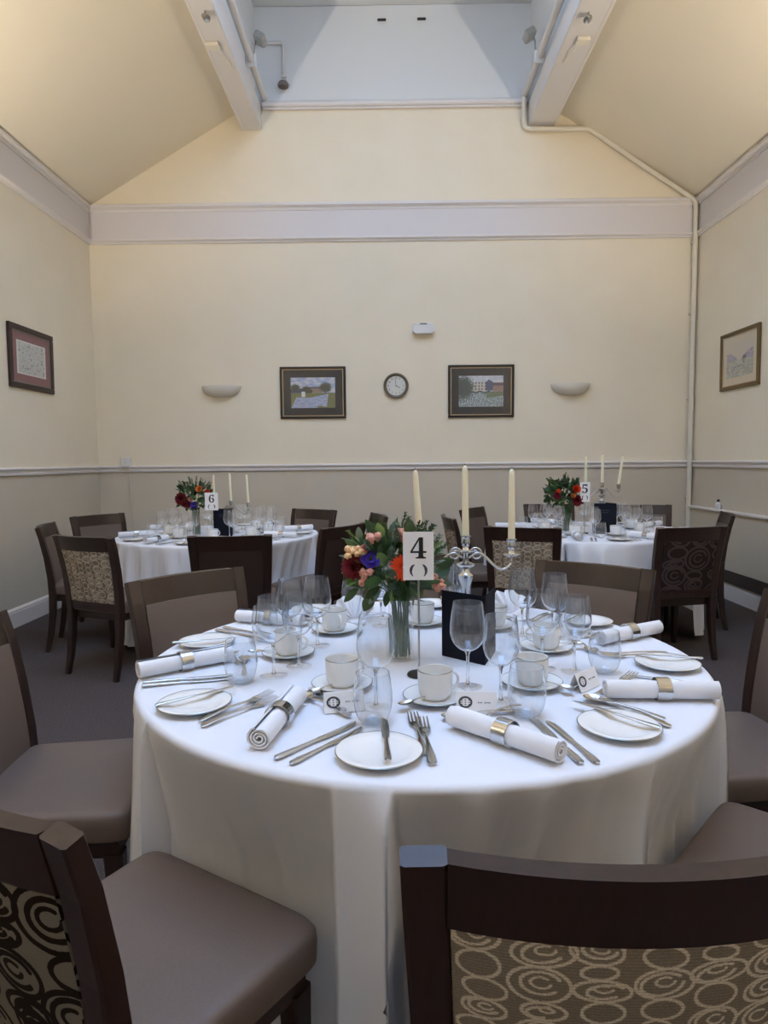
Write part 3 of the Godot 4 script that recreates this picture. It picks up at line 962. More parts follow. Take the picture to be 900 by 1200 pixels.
func vase(at: Vector2, hgt: float, label: String) -> void:
	var o := thing("glass_vase", label, "vase", V(at.x, TOP, at.y), 0.0, "glass vases")
	part("body", lathe_mesh([[0.0, 0.0], [0.033, 0.0], [0.036, 0.004], [0.0365, hgt * 0.4], [0.0355, hgt * 0.7], [0.035, hgt * 0.85], [0.0365, hgt], [0.0355, hgt], [0.034, hgt * 0.85], [0.0345, hgt * 0.7], [0.0352, hgt * 0.4], [0.0345, 0.007], [0.0, 0.0065]], 32, 50), M.glass, o)
	part("water", lathe_mesh([[0.0, 0.0072], [0.034, 0.0072], [0.0349, hgt * 0.4], [0.0345, hgt * 0.6], [0.0, hgt * 0.6]], 28), M.water, o)

# ------------------------------------------------------------------ pictures and wall things
func paint(w: int, h: int, f: Callable) -> StandardMaterial3D:
	var im := Image.create(w, h, false, Image.FORMAT_RGB8)
	for y in h:
		for x in w:
			im.set_pixel(x, y, f.call(float(x) / w, float(y) / h))
	var m := mat(Color.WHITE, 0.5)
	m.albedo_texture = ImageTexture.create_from_image(im)
	m.texture_repeat = false
	return m
func framed(called_label: String, size: Vector2, fw: float, mount: float, frame: Material, slip: Material, mnt: Material, art: Material, at: Vector3, turn: float, lean: float, gl := true) -> void:
	var o := thing("framed_picture", called_label, "picture", at, turn, "framed pictures on the walls")
	o.rotation.x = lean
	var h := size / 2
	for e in [[V(0, h.y - fw / 2, 0.013), V(size.x, fw, 0.026)], [V(0, -h.y + fw / 2, 0.013), V(size.x, fw, 0.026)], [V(-h.x + fw / 2, 0, 0.013), V(fw, size.y - 2 * fw, 0.026)], [V(h.x - fw / 2, 0, 0.013), V(fw, size.y - 2 * fw, 0.026)]]:
		part("frame_rail", bx(e[1], Vector3.ZERO, 0.004), frame, o, e[0])
	var q := size - Vector2.ONE * fw * 2
	var sl := MB.new()
	var sw := 0.009
	sl.box(V(q.x, sw, 0.006), V(0, q.y / 2 - sw / 2, 0.014)).box(V(q.x, sw, 0.006), V(0, -q.y / 2 + sw / 2, 0.014)).box(V(sw, q.y - 2 * sw, 0.006), V(-q.x / 2 + sw / 2, 0, 0.014)).box(V(sw, q.y - 2 * sw, 0.006), V(q.x / 2 - sw / 2, 0, 0.014))
	part("slip", sl.mesh(), slip, o)
	part("mount", bx(V(q.x, q.y, 0.004), V(0, 0, 0.008)), mnt, o)
	var p := q - Vector2.ONE * mount * 2
	var m := MB.new()
	m.face([V(-p.x / 2, p.y / 2, 0), V(p.x / 2, p.y / 2, 0), V(p.x / 2, -p.y / 2, 0), V(-p.x / 2, -p.y / 2, 0)], V(0, 0, 1), [Vector2(0, 0), Vector2(1, 0), Vector2(1, 1), Vector2(0, 1)])
	m.box(V(p.x, p.y, 0.001), V(0, 0, -0.0008))
	part("print", m.mesh(), art, o, V(0, 0, 0.0118))
	if gl:
		part("glass_pane", bx(V(q.x, q.y, 0.0015), V(0, 0, 0.0185)), M.picture_glass, o)
var pn := FastNoiseLite.new()
func nz(x: float, y: float, f: float) -> float:
	return pn.get_noise_2d(x * f, y * f)

func _ready() -> void:
	# ---- camera
	var cam := Camera3D.new()
	cam.name = "camera"
	cam.fov = rad_to_deg(2 * atan(600.0 / 779.534))
	cam.position = V(0, 1.303, 0)
	cam.rotation = V(-0.0771, 0.0078, -0.0096)
	cam.near = 0.05
	add_child(cam)
	cam.current = true
	# ---- overcast sky and exposure
	var we := WorldEnvironment.new()
	we.name = "surroundings"
	var env := Environment.new()
	env.background_mode = Environment.BG_SKY
	var sky := Sky.new()
	var sm := ProceduralSkyMaterial.new()
	sm.sky_top_color = Color(0.68, 0.81, 1.0)
	sm.sky_horizon_color = Color(0.7, 0.82, 1.0)
	sm.ground_horizon_color = Color(0.55, 0.55, 0.52)
	sm.ground_bottom_color = Color(0.4, 0.4, 0.38)
	sm.sun_angle_max = 0.0
	sm.sky_energy_multiplier = 2.25
	sky.sky_material = sm
	env.sky = sky
	env.tonemap_mode = Environment.TONE_MAPPER_LINEAR
	env.tonemap_exposure = 1.12
	env.ambient_light_source = Environment.AMBIENT_SOURCE_DISABLED
	env.sdfgi_enabled = true
	env.ssao_enabled = true
	env.ssil_enabled = true
	we.environment = env
	add_child(we)
	materials()
	pn.seed = 7
	pn.frequency = 1.0
	room()
	lantern()
	wall_things()
	list_chairs()
	tables()
	for s in seats:
		make_chair(s[0], s[1], s[2], s[3], s[4])

const L := -3.006
const R := 3.116
const BK := -6.884
const FR := 2.6
func room() -> void:
	struct("floor", bx(V(6.6, 0.2, 10.1), V(0.055, -0.1, -2.15)), M.carpet)
	var zc := (BK + FR) / 2
	var zl := FR - BK
	# side walls: cream above the rail, darker dado below
	for s in [[L, -1.0, "left"], [R, 1.0, "right"]]:
		var w := struct("wall_" + s[2], bx(V(0.2, 2.66, zl + 0.4), V(s[0] + s[1] * 0.1, 1.24 + 1.33, zc)), M.wall)
		part("dado", bx(V(0.2, 1.24, zl + 0.4), V(s[0] + s[1] * 0.1, 0.62, zc)), M.dado, w)
	var wb := struct("wall_back", MB.new().prism(P2([[L, 1.24], [R, 1.24], [R, 3.87], [1.66, 4.76], [1.66, 5.75], [-1.42, 5.75], [-1.42, 4.8], [L, 3.87]]), BK - 0.2, BK).mesh(), M.wall)
	part("dado", bx(V(R - L, 1.24, 0.2), V((L + R) / 2, 0.62, BK - 0.1)), M.dado, wb)
	struct("wall_front", bx(V(R - L + 0.4, 6.2, 0.2), V((L + R) / 2, 3.1, FR + 0.1)), M.wall)
	# sloping ceilings
	struct("ceiling", MB.new().prism(P2([[L - 0.2, 3.754], [-1.42, 4.79], [-1.42, 4.94], [L - 0.2, 3.904]]), BK - 0.2, FR + 0.2).mesh(), M.ceil)
	struct("ceiling_slope_right", MB.new().prism(P2([[R + 0.2, 3.754], [1.66, 4.75], [1.66, 4.9], [R + 0.2, 3.904]]), BK - 0.2, FR + 0.2).mesh(), M.ceil)
	# cornice band between two mouldings, chair rail, baseboard
	var mould := func(y: float, d: float, t: float) -> Array:
		return [[0, y - t / 2], [d * 0.35, y - t / 2], [d * 0.5, y - t * 0.2], [d, y + t * 0.1], [d, y + t * 0.42], [d * 0.8, y + t / 2], [0, y + t / 2]]
	var n := 0
	var runs := [["left", Transform3D(Basis(V(0, 1, 0), PI / 2), V(L, 0, 0)), -FR, -BK], ["right", Transform3D(Basis(V(0, 1, 0), -PI / 2), V(R, 0, 0)), BK, FR], ["back", Transform3D(Basis(), V(0, 0, BK)), L, R]]
	for r in runs:
		var mk := func(prof: Array) -> ArrayMesh:
			var m := MB.new()
			# profile (depth, height) extruded along the wall
			m.x = r[1] * Transform3D(Basis(V(0, 0, 1), V(0, 1, 0), V(-1, 0, 0)), Vector3.ZERO)
			m.prism(P2(prof), -r[3], -r[2])
			return m.mesh()
		n += 1
		var b := struct("trim_%d" % n, mk.call([[0, 3.51], [0.012, 3.51], [0.012, 3.84], [0, 3.84]]), M.band)
		part("upper_moulding", mk.call(mould.call(3.846, 0.05, 0.07)), M.trim, b)
		part("lower_moulding", mk.call(mould.call(3.525, 0.04, 0.046)), M.trim, b)
		n += 1
		var cr := struct("trim_%d" % n, mk.call([[0, 1.207], [0.012, 1.207], [0.02, 1.213], [0.022, 1.228], [0.013, 1.232], [0.013, 1.248], [0.03, 1.252], [0.034, 1.262], [0.03, 1.272], [0, 1.275]]), M.trim)
		var base := struct("baseboard_" + r[0], mk.call([[0, 0], [0.02, 0], [0.02, 0.122], [0.016, 0.128], [0.018, 0.138], [0.01, 0.15], [0, 0.156]]), M.trim)
	# boxed-in pipework along the right wall
	var bxg := struct("trim_%d" % (n + 1), bx(V(0.03, 0.525, 5.2), V(R - 0.015, 0.535, -4.284), 0.003), M.dado)
	part("ledge", bx(V(0.055, 0.024, 5.2), V(R - 0.0275, 0.806, -4.284), 0.006), M.trim, bxg)
	part("plinth", bx(V(0.034, 0.112, 5.2), V(R - 0.017, 0.216, -4.284), 0.002), M.plinth, bxg)

func lantern() -> void:
	var z0 := BK
	var z1 := LZ
	# main beams at the foot of the lantern run the whole room
	for s in [[-1.3275, 0.185, "left"], [1.535, 0.25, "right"]]:
		var bm := struct("trim_%d" % (20 if s[0] < 0 else 21), bx(V(s[1], 0.23, FR - BK), V(s[0], 4.705, (FR + BK) / 2), 0.008), M.beam)
		part("edge_bead", bx(V(0.03, 0.022, FR - BK), V(s[0] + signf(s[0]) * (s[1] / 2 - 0.005), 4.598, (FR + BK) / 2), 0.006), M.beam, bm)
	# upstand walls of the lantern
	struct("wall_lantern_left", bx(V(0.13, 0.98, z1 - z0 + 0.4), V(-1.355, 5.3, (z0 + z1) / 2)), M.well)
	struct("wall_lantern_right", bx(V(0.23, 0.98, z1 - z0 + 0.4), V(1.545, 5.3, (z0 + z1) / 2)), M.well)
	struct("wall_lantern_back", bx(V(2.72, 0.93, 0.012), V(0.07, 5.28, BK + 0.006)), M.well)
	# flat ceiling between the beams nearer than the lantern
	var fc := struct("ceiling_flat", bx(V(3.08, 0.15, FR - z1 + 0.2), V(0.12, 4.885, (FR + z1 + 0.2) / 2)), M.ceil)
	part("lantern_end_wall", bx(V(3.08, 0.99, 0.15), V(0.12, 5.4, z1 + 0.075)), M.well, fc)
	var lg := struct("trim_22", MB.new().box(V(2.62, 0.045, 0.06), V(0.085, 4.815, BK + 0.03), 0.01).mesh(), M.trim)
	part("ledge_fillet", bx(V(2.6, 0.02, 0.035), V(0.085, 4.784, BK + 0.0175), 0.005), M.trim, lg)
	# solid soffit over the far end, then the glazed roof: kerb, rafters, ridge and panes
	struct("ceiling_soffit", bx(V(3.08, 0.12, GZ - z0 + 0.2), V(0.12, 5.81, (GZ + z0 - 0.2) / 2)), M.well)
	var w := struct("window_1", MB.new().box(V(0.1, 0.1, z1 - GZ + 0.3), V(-1.34, 5.84, (GZ + z1) / 2), 0.01).box(V(0.1, 0.1, z1 - GZ + 0.3), V(1.48, 5.84, (GZ + z1) / 2), 0.01).box(V(2.9, 0.1, 0.1), V(0.07, 5.84, GZ + 0.02), 0.01).box(V(2.9, 0.1, 0.1), V(0.07, 5.84, z1 + 0.08), 0.01).mesh(), M.well)
	part("ridge", bx(V(0.07, 0.1, z1 - GZ + 0.3), V(0.07, 6.52, (GZ + z1) / 2), 0.01), M.well, w)
	var bays := 8
	for k in bays + 1:
		var z := lerpf(GZ - 0.05, z1 + 0.05, float(k) / bays)
		for s in [-1.0, 1.0]:
			part("glazing_bar", MB.new().sweep([V(0.07 + s * 1.4, 5.86, z), V(0.07, 6.54, z)], P2([[-1, -1], [1, -1], [1, 1], [-1, 1]]), [Vector2(0.022, 0.03)], V(0, 0, 1)).mesh(), M.well, w)
			if k < bays:
				var zz := lerpf(GZ - 0.05, z1 + 0.05, (k + 0.5) / bays)
				var pm := part("pane", cached("roofpane", func(): return bx(V(1.5, 0.006, (z1 - GZ + 0.1) / bays - 0.05))), M.glass, w, V(0.07 + s * 0.715, 6.205, zz))
				pm.rotation.z = -s * atan2(0.66, 1.4)
	for z in [GZ - 0.03, z1 + 0.08]:
		part("gable_pane", MB.new().prism(P2([[-1.28, 5.9], [1.42, 5.9], [0.07, 6.5]]), z - 0.003, z + 0.003).mesh(), M.glass, w)
	# fittings on the beams and in the well
	for e in [[-1.312, -5.11, "left beam below the roof lantern", 1.0], [1.506, -5.19, "right beam below the roof lantern", -1.0]]:
		var o := thing("spotlight", "small dark adjustable spotlight under the " + e[2], "spotlight", V(e[0], 4.588, e[1]), 0.0, "beam spotlights")
		part("bracket", MB.new().tube([V(0, 0, 0), V(0, -0.035, 0)], 0.006, 8).mesh(), M.silver_dull, o)
		var mb := MB.new()
		mb.x = Transform3D(Basis(V(0, 0, 1), 0.7 * e[3]) * Basis(V(1, 0, 0), -0.5), V(0, -0.045, 0))
		mb.lathe(P2([[0.0, 0.03], [0.016, 0.028], [0.024, -0.005], [0.026, -0.035], [0.022, -0.033], [0.0, -0.02]]), 14)
		part("lamp_head", mb.mesh(), M.silver_dull, o)
	for e in [[-1.358, -5.5, "left beam below the roof lantern", 1.0], [1.555, -5.5, "right beam below the roof lantern", -1.0]]:
		var o := thing("junction_box", "small cream junction box with a cable on the " + e[2], "box", V(e[0], 4.588, e[1]), 0.0, "junction boxes on the beams")
		part("body", bx(V(0.1, 0.03, 0.075), V(0, -0.015, 0), 0.005), M.pipe, o)
		part("cable", MB.new().tube([V(0.03 * e[3], -0.02, -0.03), V(0.06 * e[3], -0.03, -0.12), V(0.075 * e[3], -0.006, -0.3)], 0.006, 6).mesh(), M.pipe, o)
	for e in [[-1.195, "left beam"], [1.37, "right beam"]]:
		var s: float = signf(e[0])
		var pp := solo("service_pipe", MB.new().tube([V(e[0], 4.87, BK + 0.06), V(e[0], 4.87, z1 - 0.05)], 0.032, 12).mesh(), M.beam, "white service pipe running along the top of the " + e[1], "pipe", Vector3.ZERO, 0.0, "pipes in the lantern well")
		for z in [-6.2, -5.2, -4.2, -3.2]:
			part("pipe_clip", bx(V(0.1, 0.11, 0.025), V(e[0], 4.86, z), 0.006), M.beam, pp)
		var fl := thing("floodlight", "small grey floodlight on the pipe along the " + e[1], "floodlight", V(e[0] - s * 0.03, 5.14, -6.35), 0.0, "floodlights in the lantern well")
		part("arm", MB.new().tube([V(s * 0.03, -0.24, 0), V(s * 0.02, -0.06, 0), V(0, 0, 0)], 0.008, 6).mesh(), M.silver_dull, fl)
		var hd := part("housing", bx(V(0.1, 0.07, 0.13), V(-s * 0.03, 0.01, 0), 0.012), M.silver_dull, fl)
		hd.rotation.z = s * 0.5
	var cp := solo("conduit", MB.new().tube([V(-1.29, 5.4, BK + 0.03), V(-1.02, 5.395, BK + 0.03), V(-0.998, 5.375, BK + 0.03), V(-0.998, 5.1, BK + 0.03)], 0.016, 8).mesh(), M.beam, "white bent conduit on the back wall of the lantern well", "conduit")
	part("end_cap", bx(V(0.05, 0.03, 0.035), V(-0.998, 5.085, BK + 0.03), 0.006), M.beam, cp)
	solo("sensor", lathe_mesh([[0.0, -0.02], [0.05, -0.02], [0.055, 0.0], [0.04, 0.025], [0.0, 0.03]], 16), M.mount_grey, "small round grey sensor under the conduit in the lantern well", "sensor", V(-1.0, 4.985, BK + 0.07))
	for e in [[-0.03, 5.605, "left"], [0.36, 5.608, "right"]]:
		solo("wall_clip", bx(V(0.085, 0.02, 0.02), Vector3.ZERO, 0.005), M.mount_dark, "small dark metal clip high on lantern back wall, %s one" % e[2], "clip", V(e[0], e[1], BK + 0.022), 0.0, "clips on the lantern wall")
	# pipe from the lantern down the gable slope and the right corner
	var z := BK + 0.045
	var gpipe := solo("heating_pipe", MB.new().tube([V(1.362, 4.9, z), V(1.362, 4.62, z), V(1.375, 4.565, z), V(1.42, 4.548, z), V(1.95, 4.545, z), V(2.02, 4.535, z), V(2.55, 4.18, z), V(3.03, 3.87, z), V(3.066, 3.83, z), V(3.074, 3.76, z), V(3.074, 2.0, z), V(3.074, 0.0, z)], 0.024, 12).mesh(), M.pipe, "cream pipe climbing the right corner and gable to the lantern", "pipe")
	for y in [0.9, 1.9, 2.75, 3.45]:
		part("pipe_bracket", bx(V(0.06, 0.02, 0.05), V(3.074, y, BK + 0.025), 0.004), M.pipe, gpipe)

const LZ := 0.9      # near end of the roof lantern
const GZ := -4.45     # far end of its glazing

const ADDED_LAMP := 4.8  # strength of the added, unseen uplighters on the side walls
func sconce(at: Vector3, turn: float, where: String, power: float) -> void:
	var o := thing("wall_sconce", "shallow plaster half-bowl wall uplighter " + where, "wall light", at, turn, "plaster wall uplighters")
	part("shade", cached("shade", func(): return MB.new().grid(28, 10, func(a: float, b: float):
		var th := PI * a
		var fi := b * PI / 2
		var r := pow(cos(fi), 0.75)
		return V(cos(th) * 0.2 * r, -0.115 * pow(sin(fi), 1.1), 0.004 + sin(th) * 0.13 * r), V(0, -1, 0.6)).mesh()), M.plaster, o)
	part("inner_bowl", cached("innerbowl", func(): return MB.new().grid(28, 10, func(a: float, b: float):
		var th := PI * a
		var fi := b * PI / 2
		var r := pow(cos(fi), 0.75)
		return V(cos(th) * 0.188 * r, -0.1 * pow(sin(fi), 1.1), 0.004 + sin(th) * 0.12 * r), V(0, 1, 0)).mesh()), M.plaster, o)
	part("lip", cached("lip", func(): return MB.new().grid(28, 1, func(a: float, b: float):
		var th := PI * a
		return V(cos(th) * lerpf(0.2, 0.188, b), 0.0, 0.004 + sin(th) * lerpf(0.13, 0.12, b)), V(0, 1, 0)).mesh()), M.plaster, o)
	part("back_plate", cached("backplate", func(): return MB.new().prism(P2([[-0.188, -0.001], [-0.16, -0.05], [-0.1, -0.09], [0, -0.112], [0.1, -0.09], [0.16, -0.05], [0.188, -0.001]]), 0.0, 0.004).mesh()), M.plaster, o)
	var bulb := part("lamp_tube", cached("lamptube", func(): return MB.new().tube([V(-0.08, -0.045, 0.055), V(0.08, -0.045, 0.055)], 0.012, 10).mesh()), M.added_bulb_lit if power > 0.0 else M.bulb_off, o)
	if power > 0.0:
		var l := AreaLight3D.new()
		l.name = "added_lamp_light"
		l.area_size = Vector2(0.2, 0.07)
		l.area_normalize_energy = true
		l.light_energy = power
		l.light_color = Color(1.0, 0.945, 0.875)
		l.area_range = 12.0
		l.shadow_enabled = true
		o.add_child(l)
		l.position = V(0, -0.03, 0.06)
		l.rotation.x = PI / 2
func wall_things() -> void:
	# shallow plaster half-bowl uplighters: two unlit on the back wall, lit ones added unseen along the side walls to warm the ceiling
	sconce(V(-1.703, 2.078, BK), 0.0, "left of the pond picture", 0.0)
	sconce(V(1.858, 2.065, BK), 0.0, "right of the mill picture", 0.0)
	for z in [-3.45, -0.9, 1.6]:
		var where: String = {-3.45: "nearer than the picture", -0.9: "beside table four", 1.6: "behind the camera"}[z]
		sconce(V(L, 2.07, z), PI / 2, "added, lit, on the left wall " + where, ADDED_LAMP * (0.6 if z > 0.0 else 1.05))
		sconce(V(R, 2.07, z), -PI / 2, "added, lit, on the right wall " + where, ADDED_LAMP * (0.6 if z > 0.0 else 1.05))
	# clock
	var ck := thing("wall_clock", "round wall clock with a dark rim between the two pictures", "clock", V(0.081, 2.063, BK))
	var turned := func(prof: Array, segs := 40) -> ArrayMesh:
		var m := MB.new()
		m.x = Transform3D(Basis(V(1, 0, 0), PI / 2), Vector3.ZERO)
		return m.lathe(P2(prof), segs).mesh()
	part("case", turned.call([[0.0, 0.0], [0.12, 0.0], [0.128, 0.01], [0.128, 0.03], [0.118, 0.043], [0.105, 0.04], [0.099, 0.028], [0.098, 0.02], [0.0, 0.02]]), mat(Color(0.4, 0.36, 0.29), 0.4), ck)
	part("dial", turned.call([[0.0, 0.019], [0.098, 0.019], [0.098, 0.0225], [0.0, 0.0225]]), mat(Color(0.88, 0.87, 0.83), 0.6), ck)
	for k in 12:
		var a := TAU * k / 12
		var nm := part("numeral", text_mesh(str(12 if k == 0 else k), 0.022, 0.0006), M.ink, ck, V(sin(a) * 0.078, cos(a) * 0.078, 0.0232))
	for e in [["minute_hand", 0.07, 0.004, -0.12], ["hour_hand", 0.05, 0.006, 2.05]]:
		var hnd := part(e[0], bx(V(e[2], e[1] + 0.012, 0.0012), V(0, e[1] / 2 - 0.006, 0)), M.ink, ck, V(0, 0, 0.0255 if e[0] == "hour_hand" else 0.0275))
		hnd.rotation.z = -e[3]
	part("glass_cover", turned.call([[0.0, 0.031], [0.1, 0.031], [0.1, 0.032], [0.0, 0.032]]), M.glass, ck)
	# small white box high on the wall
	var hb := thing("alarm_sounder", "small white alarm box fixed above and right of the clock", "alarm", V(0.362, 2.632, BK), 0.0)
	part("case", MB.new().prism(P2([[-0.108, 0.03], [0.108, 0.03], [0.108, -0.03], [0.085, -0.055], [-0.085, -0.055], [-0.108, -0.03]]), 0.0, 0.075).mesh(), M.white_plastic, hb)
	part("lid", bx(V(0.19, 0.022, 0.06), V(0, 0.041, 0.033), 0.006), M.white_plastic, hb)
	part("lens", bx(V(0.07, 0.014, 0.01), V(0, 0.04, 0.066), 0.003), M.mount_grey, hb)
	# pictures
	var pond := paint(220, 160, func(x: float, y: float) -> Color:
		var j := nz(x, y, 16.0) * 0.05
		var c := Color(0.62, 0.68, 0.8).lerp(Color(0.85, 0.83, 0.82), clampf(0.5 + nz(x, y * 2.5, 4.0) * 1.4, 0, 1))
		if y > 0.36 + 0.04 * nz(x, 0, 9.0) and x < 0.28: c = Color(0.3, 0.3, 0.42)
		if x > 0.3 and x < 0.7 and y > 0.3 and y < 0.5: c = Color(0.6, 0.5, 0.42) if y > 0.36 else Color(0.42, 0.38, 0.36)
		for t in [[0.34, 0.4, 0.1], [0.78, 0.33, 0.13], [0.1, 0.34, 0.1], [0.42, 0.46, 0.07]]:
			if Vector2(x - t[0], (y - t[1]) * 0.8).length() < t[2] * (1.0 + 0.6 * nz(x, y, 30.0)): c = Color(0.22, 0.25, 0.18).lerp(Color(0.4, 0.34, 0.25), 0.5 + nz(x, y, 50.0))
		if y > 0.5: c = Color(0.42, 0.45, 0.26).lerp(Color(0.55, 0.5, 0.3), 0.5 + nz(x * 0.5, y * 3, 14.0))
		var pe := 0.6 + 0.06 * sin(x * 5.0)
		if y > pe and y < 0.7 + 0.34 * x + 0.06 * nz(x, 3.0, 8.0) + (0.4 if x < 0.6 else 0.0) and x < 0.9 - 0.1 * y and x > 0.34 - 0.34 * y: c = Color(0.56, 0.6, 0.72).lerp(Color(0.78, 0.78, 0.82), clampf(0.5 + nz(x * 0.6, y * 4, 10.0) * 1.5, 0, 1))
		if absf(x - 0.28) < 0.04 and absf(y - 0.55) < 0.09: c = Color(0.88, 0.87, 0.85)
		return Color(c.r + j, c.g + j, c.b + j))
	var mill := paint(220, 160, func(x: float, y: float) -> Color:
		var j := nz(x, y, 18.0) * 0.08
		var c := Color(0.74, 0.76, 0.8).lerp(Color(0.86, 0.85, 0.84), 0.5 + nz(x, y, 6.0))
		if x > 0.3 and x < 0.62 and y > 0.2 and y < 0.5:
			c = Color(0.8, 0.77, 0.7)
			if fmod(x * 22.0, 1.6) < 0.6 and fmod(y * 16.0, 1.6) < 0.9: c = Color(0.3, 0.3, 0.33)
		if x > 0.6 and x < 0.76 and y > 0.12 + absf(x - 0.68) and y < 0.48: c = Color(0.34, 0.34, 0.45)
		if x > 0.76 and y > 0.22 and y < 0.5: c = Color(0.62, 0.5, 0.45) if y > 0.32 else Color(0.4, 0.33, 0.33)
		if y > 0.5: c = Color(0.45, 0.5, 0.5).lerp(Color(0.75, 0.77, 0.75), clampf(0.5 + nz(x * 3, y * 1.2, 9.0) * 1.5, 0, 1))
		if y > 0.5 and x > 0.62 and y < 0.72 - 0.2 * (x - 0.62): c = Color(0.45, 0.48, 0.34)
		if Vector2((x - 0.1) * 0.9, (y - 0.38) * 0.55).length() < 0.2 * (1 + 0.7 * nz(x, y, 24.0)): c = Color(0.16, 0.2, 0.16).lerp(Color(0.55, 0.58, 0.52), clampf(0.3 + nz(x, y, 60.0) * 1.4, 0, 1))
		if absf(y - 0.52 + 0.02 * sin(x * 30.0)) < 0.018 and x > 0.28 and x < 0.7: c = Color(0.14, 0.14, 0.15)
		return Color(c.r + j, c.g + j, c.b + j))
	var sketch := paint(160, 200, func(x: float, y: float) -> Color:
		var c := Color(0.8, 0.8, 0.77)
		var a: float = absf(nz(x, y, 5.0))
		if a < 0.022: c = Color(0.45, 0.46, 0.46)
		if nz(x + 4.0, y, 8.0) > 0.38: c = Color(0.5, 0.5, 0.5)
		if absf(nz(x, y + 9.0, 11.0)) < 0.02 and y > 0.2: c = Color(0.6, 0.6, 0.58)
		if x < 0.05 or y < 0.04 or x > 0.95 or y > 0.96: c = Color(0.88, 0.87, 0.83)
		return c)
	var hills := paint(160, 200, func(x: float, y: float) -> Color:
		var c := Color(0.83, 0.78, 0.7)
		var ridge := 0.18 + 0.75 * minf(absf(x - 0.5), 0.35) * -1.0 + 0.36 + 0.05 * nz(x, 1.0, 8.0)
		if y > ridge and y < 0.52: c = Color(0.62, 0.57, 0.62).lerp(Color(0.74, 0.7, 0.72), clampf(0.5 + nz(x, y, 9.0) * 1.6, 0, 1))
		if y >= 0.52: c = Color(0.76, 0.76, 0.72).lerp(Color(0.68, 0.68, 0.56), clampf(0.5 + nz(x, y, 5.0) * 1.6, 0, 1))
		if y > 0.66 and nz(x, y * 2, 7.0) > 0.25: c = Color(0.55, 0.48, 0.56)
		if Vector2(x - 0.68, (y - 0.46) * 1.3).length() < 0.07 * (1 + nz(x, y, 20.0)): c = Color(0.4, 0.38, 0.4)
		if absf(x - 0.66) < 0.02 and y > 0.5 and y < 0.64 and fmod(y * 20.0, 1.0) < 0.6: c = Color(0.4, 0.4, 0.4)
		return c)
	framed("landscape watercolour of a pond in a dark frame left of the clock", Vector2(0.672, 0.525), 0.024, 0.085, M.frame_dark, M.gilt, M.mount_dark, pond, V(-0.768, 2.002, BK), 0.0, 0.012)
	framed("watercolour of a pale mill by water in a dark frame right of the clock", Vector2(0.672, 0.53), 0.024, 0.085, M.frame_dark, M.gilt, M.mount_dark, mill, V(0.949, 2.0, BK), 0.0, 0.012)
	framed("pale line drawing with a dusky red mount on the left wall", Vector2(0.69, 0.51), 0.045, 0.075, M.frame_red, M.mount_grey, M.mount_red, sketch, V(L, 2.175, -5.655), PI / 2, 0.012)
	framed("pale hill landscape in a thin gilt frame on the right wall", Vector2(0.65, 0.51), 0.032, 0.07, M.frame_gold, M.gilt, M.mount_cream, hills, V(R, 2.168, -5.98), -PI / 2, 0.012)
	# fused outlet with its surface conduit
	var so := thing("wall_outlet", "white outlet box above the rail with a conduit running down", "outlet", V(-2.697, 1.3, BK))
	part("box", bx(V(0.088, 0.1, 0.045), V(0, 0.012, 0.0575), 0.006), M.white_plastic, so)
	part("backing", bx(V(0.07, 0.06, 0.036), V(0, 0.01, 0.018)), M.white_plastic, so)
	part("conduit", bx(V(0.026, 1.03, 0.016), V(0.02, -0.625, 0.008), 0.003), M.dado, so)
	part("switch", bx(V(0.02, 0.03, 0.008), V(0, 0.02, 0.083), 0.003), M.white_plastic, so)
	var bt := thing("sanitiser_bottle", "small white bottle with a dark cap on the right wall ledge", "bottle", V(R - 0.028, 0.8185, -6.25))
	part("body", lathe_mesh([[0.0, 0.0], [0.024, 0.0], [0.026, 0.004], [0.026, 0.05], [0.012, 0.065], [0.01, 0.07], [0.0, 0.07]], 16), M.white_plastic, bt)
	part("cap", lathe_mesh([[0.0, 0.07], [0.012, 0.07], [0.013, 0.085], [0.007, 0.092], [0.0, 0.093]], 14), M.black, bt)

func polar(c: Vector2, r: float, deg: float) -> Vector2:
	return c + Vector2(cos(deg_to_rad(deg)), sin(deg_to_rad(deg))) * r

func tables() -> void:
	var c4 := Vector2(0.084, -1.849)
	var c5 := Vector2(1.537, -5.11)
	var c6 := Vector2(-1.314, -5.107)
	round_table(c4, "four", 11, 0.85)
	round_table(c5, "five", 23, 0.3)
	round_table(c6, "six", 37, 0.5)
	table_four(c4)
	far_table(c5, "five", 5)
	far_table(c6, "six", 6)

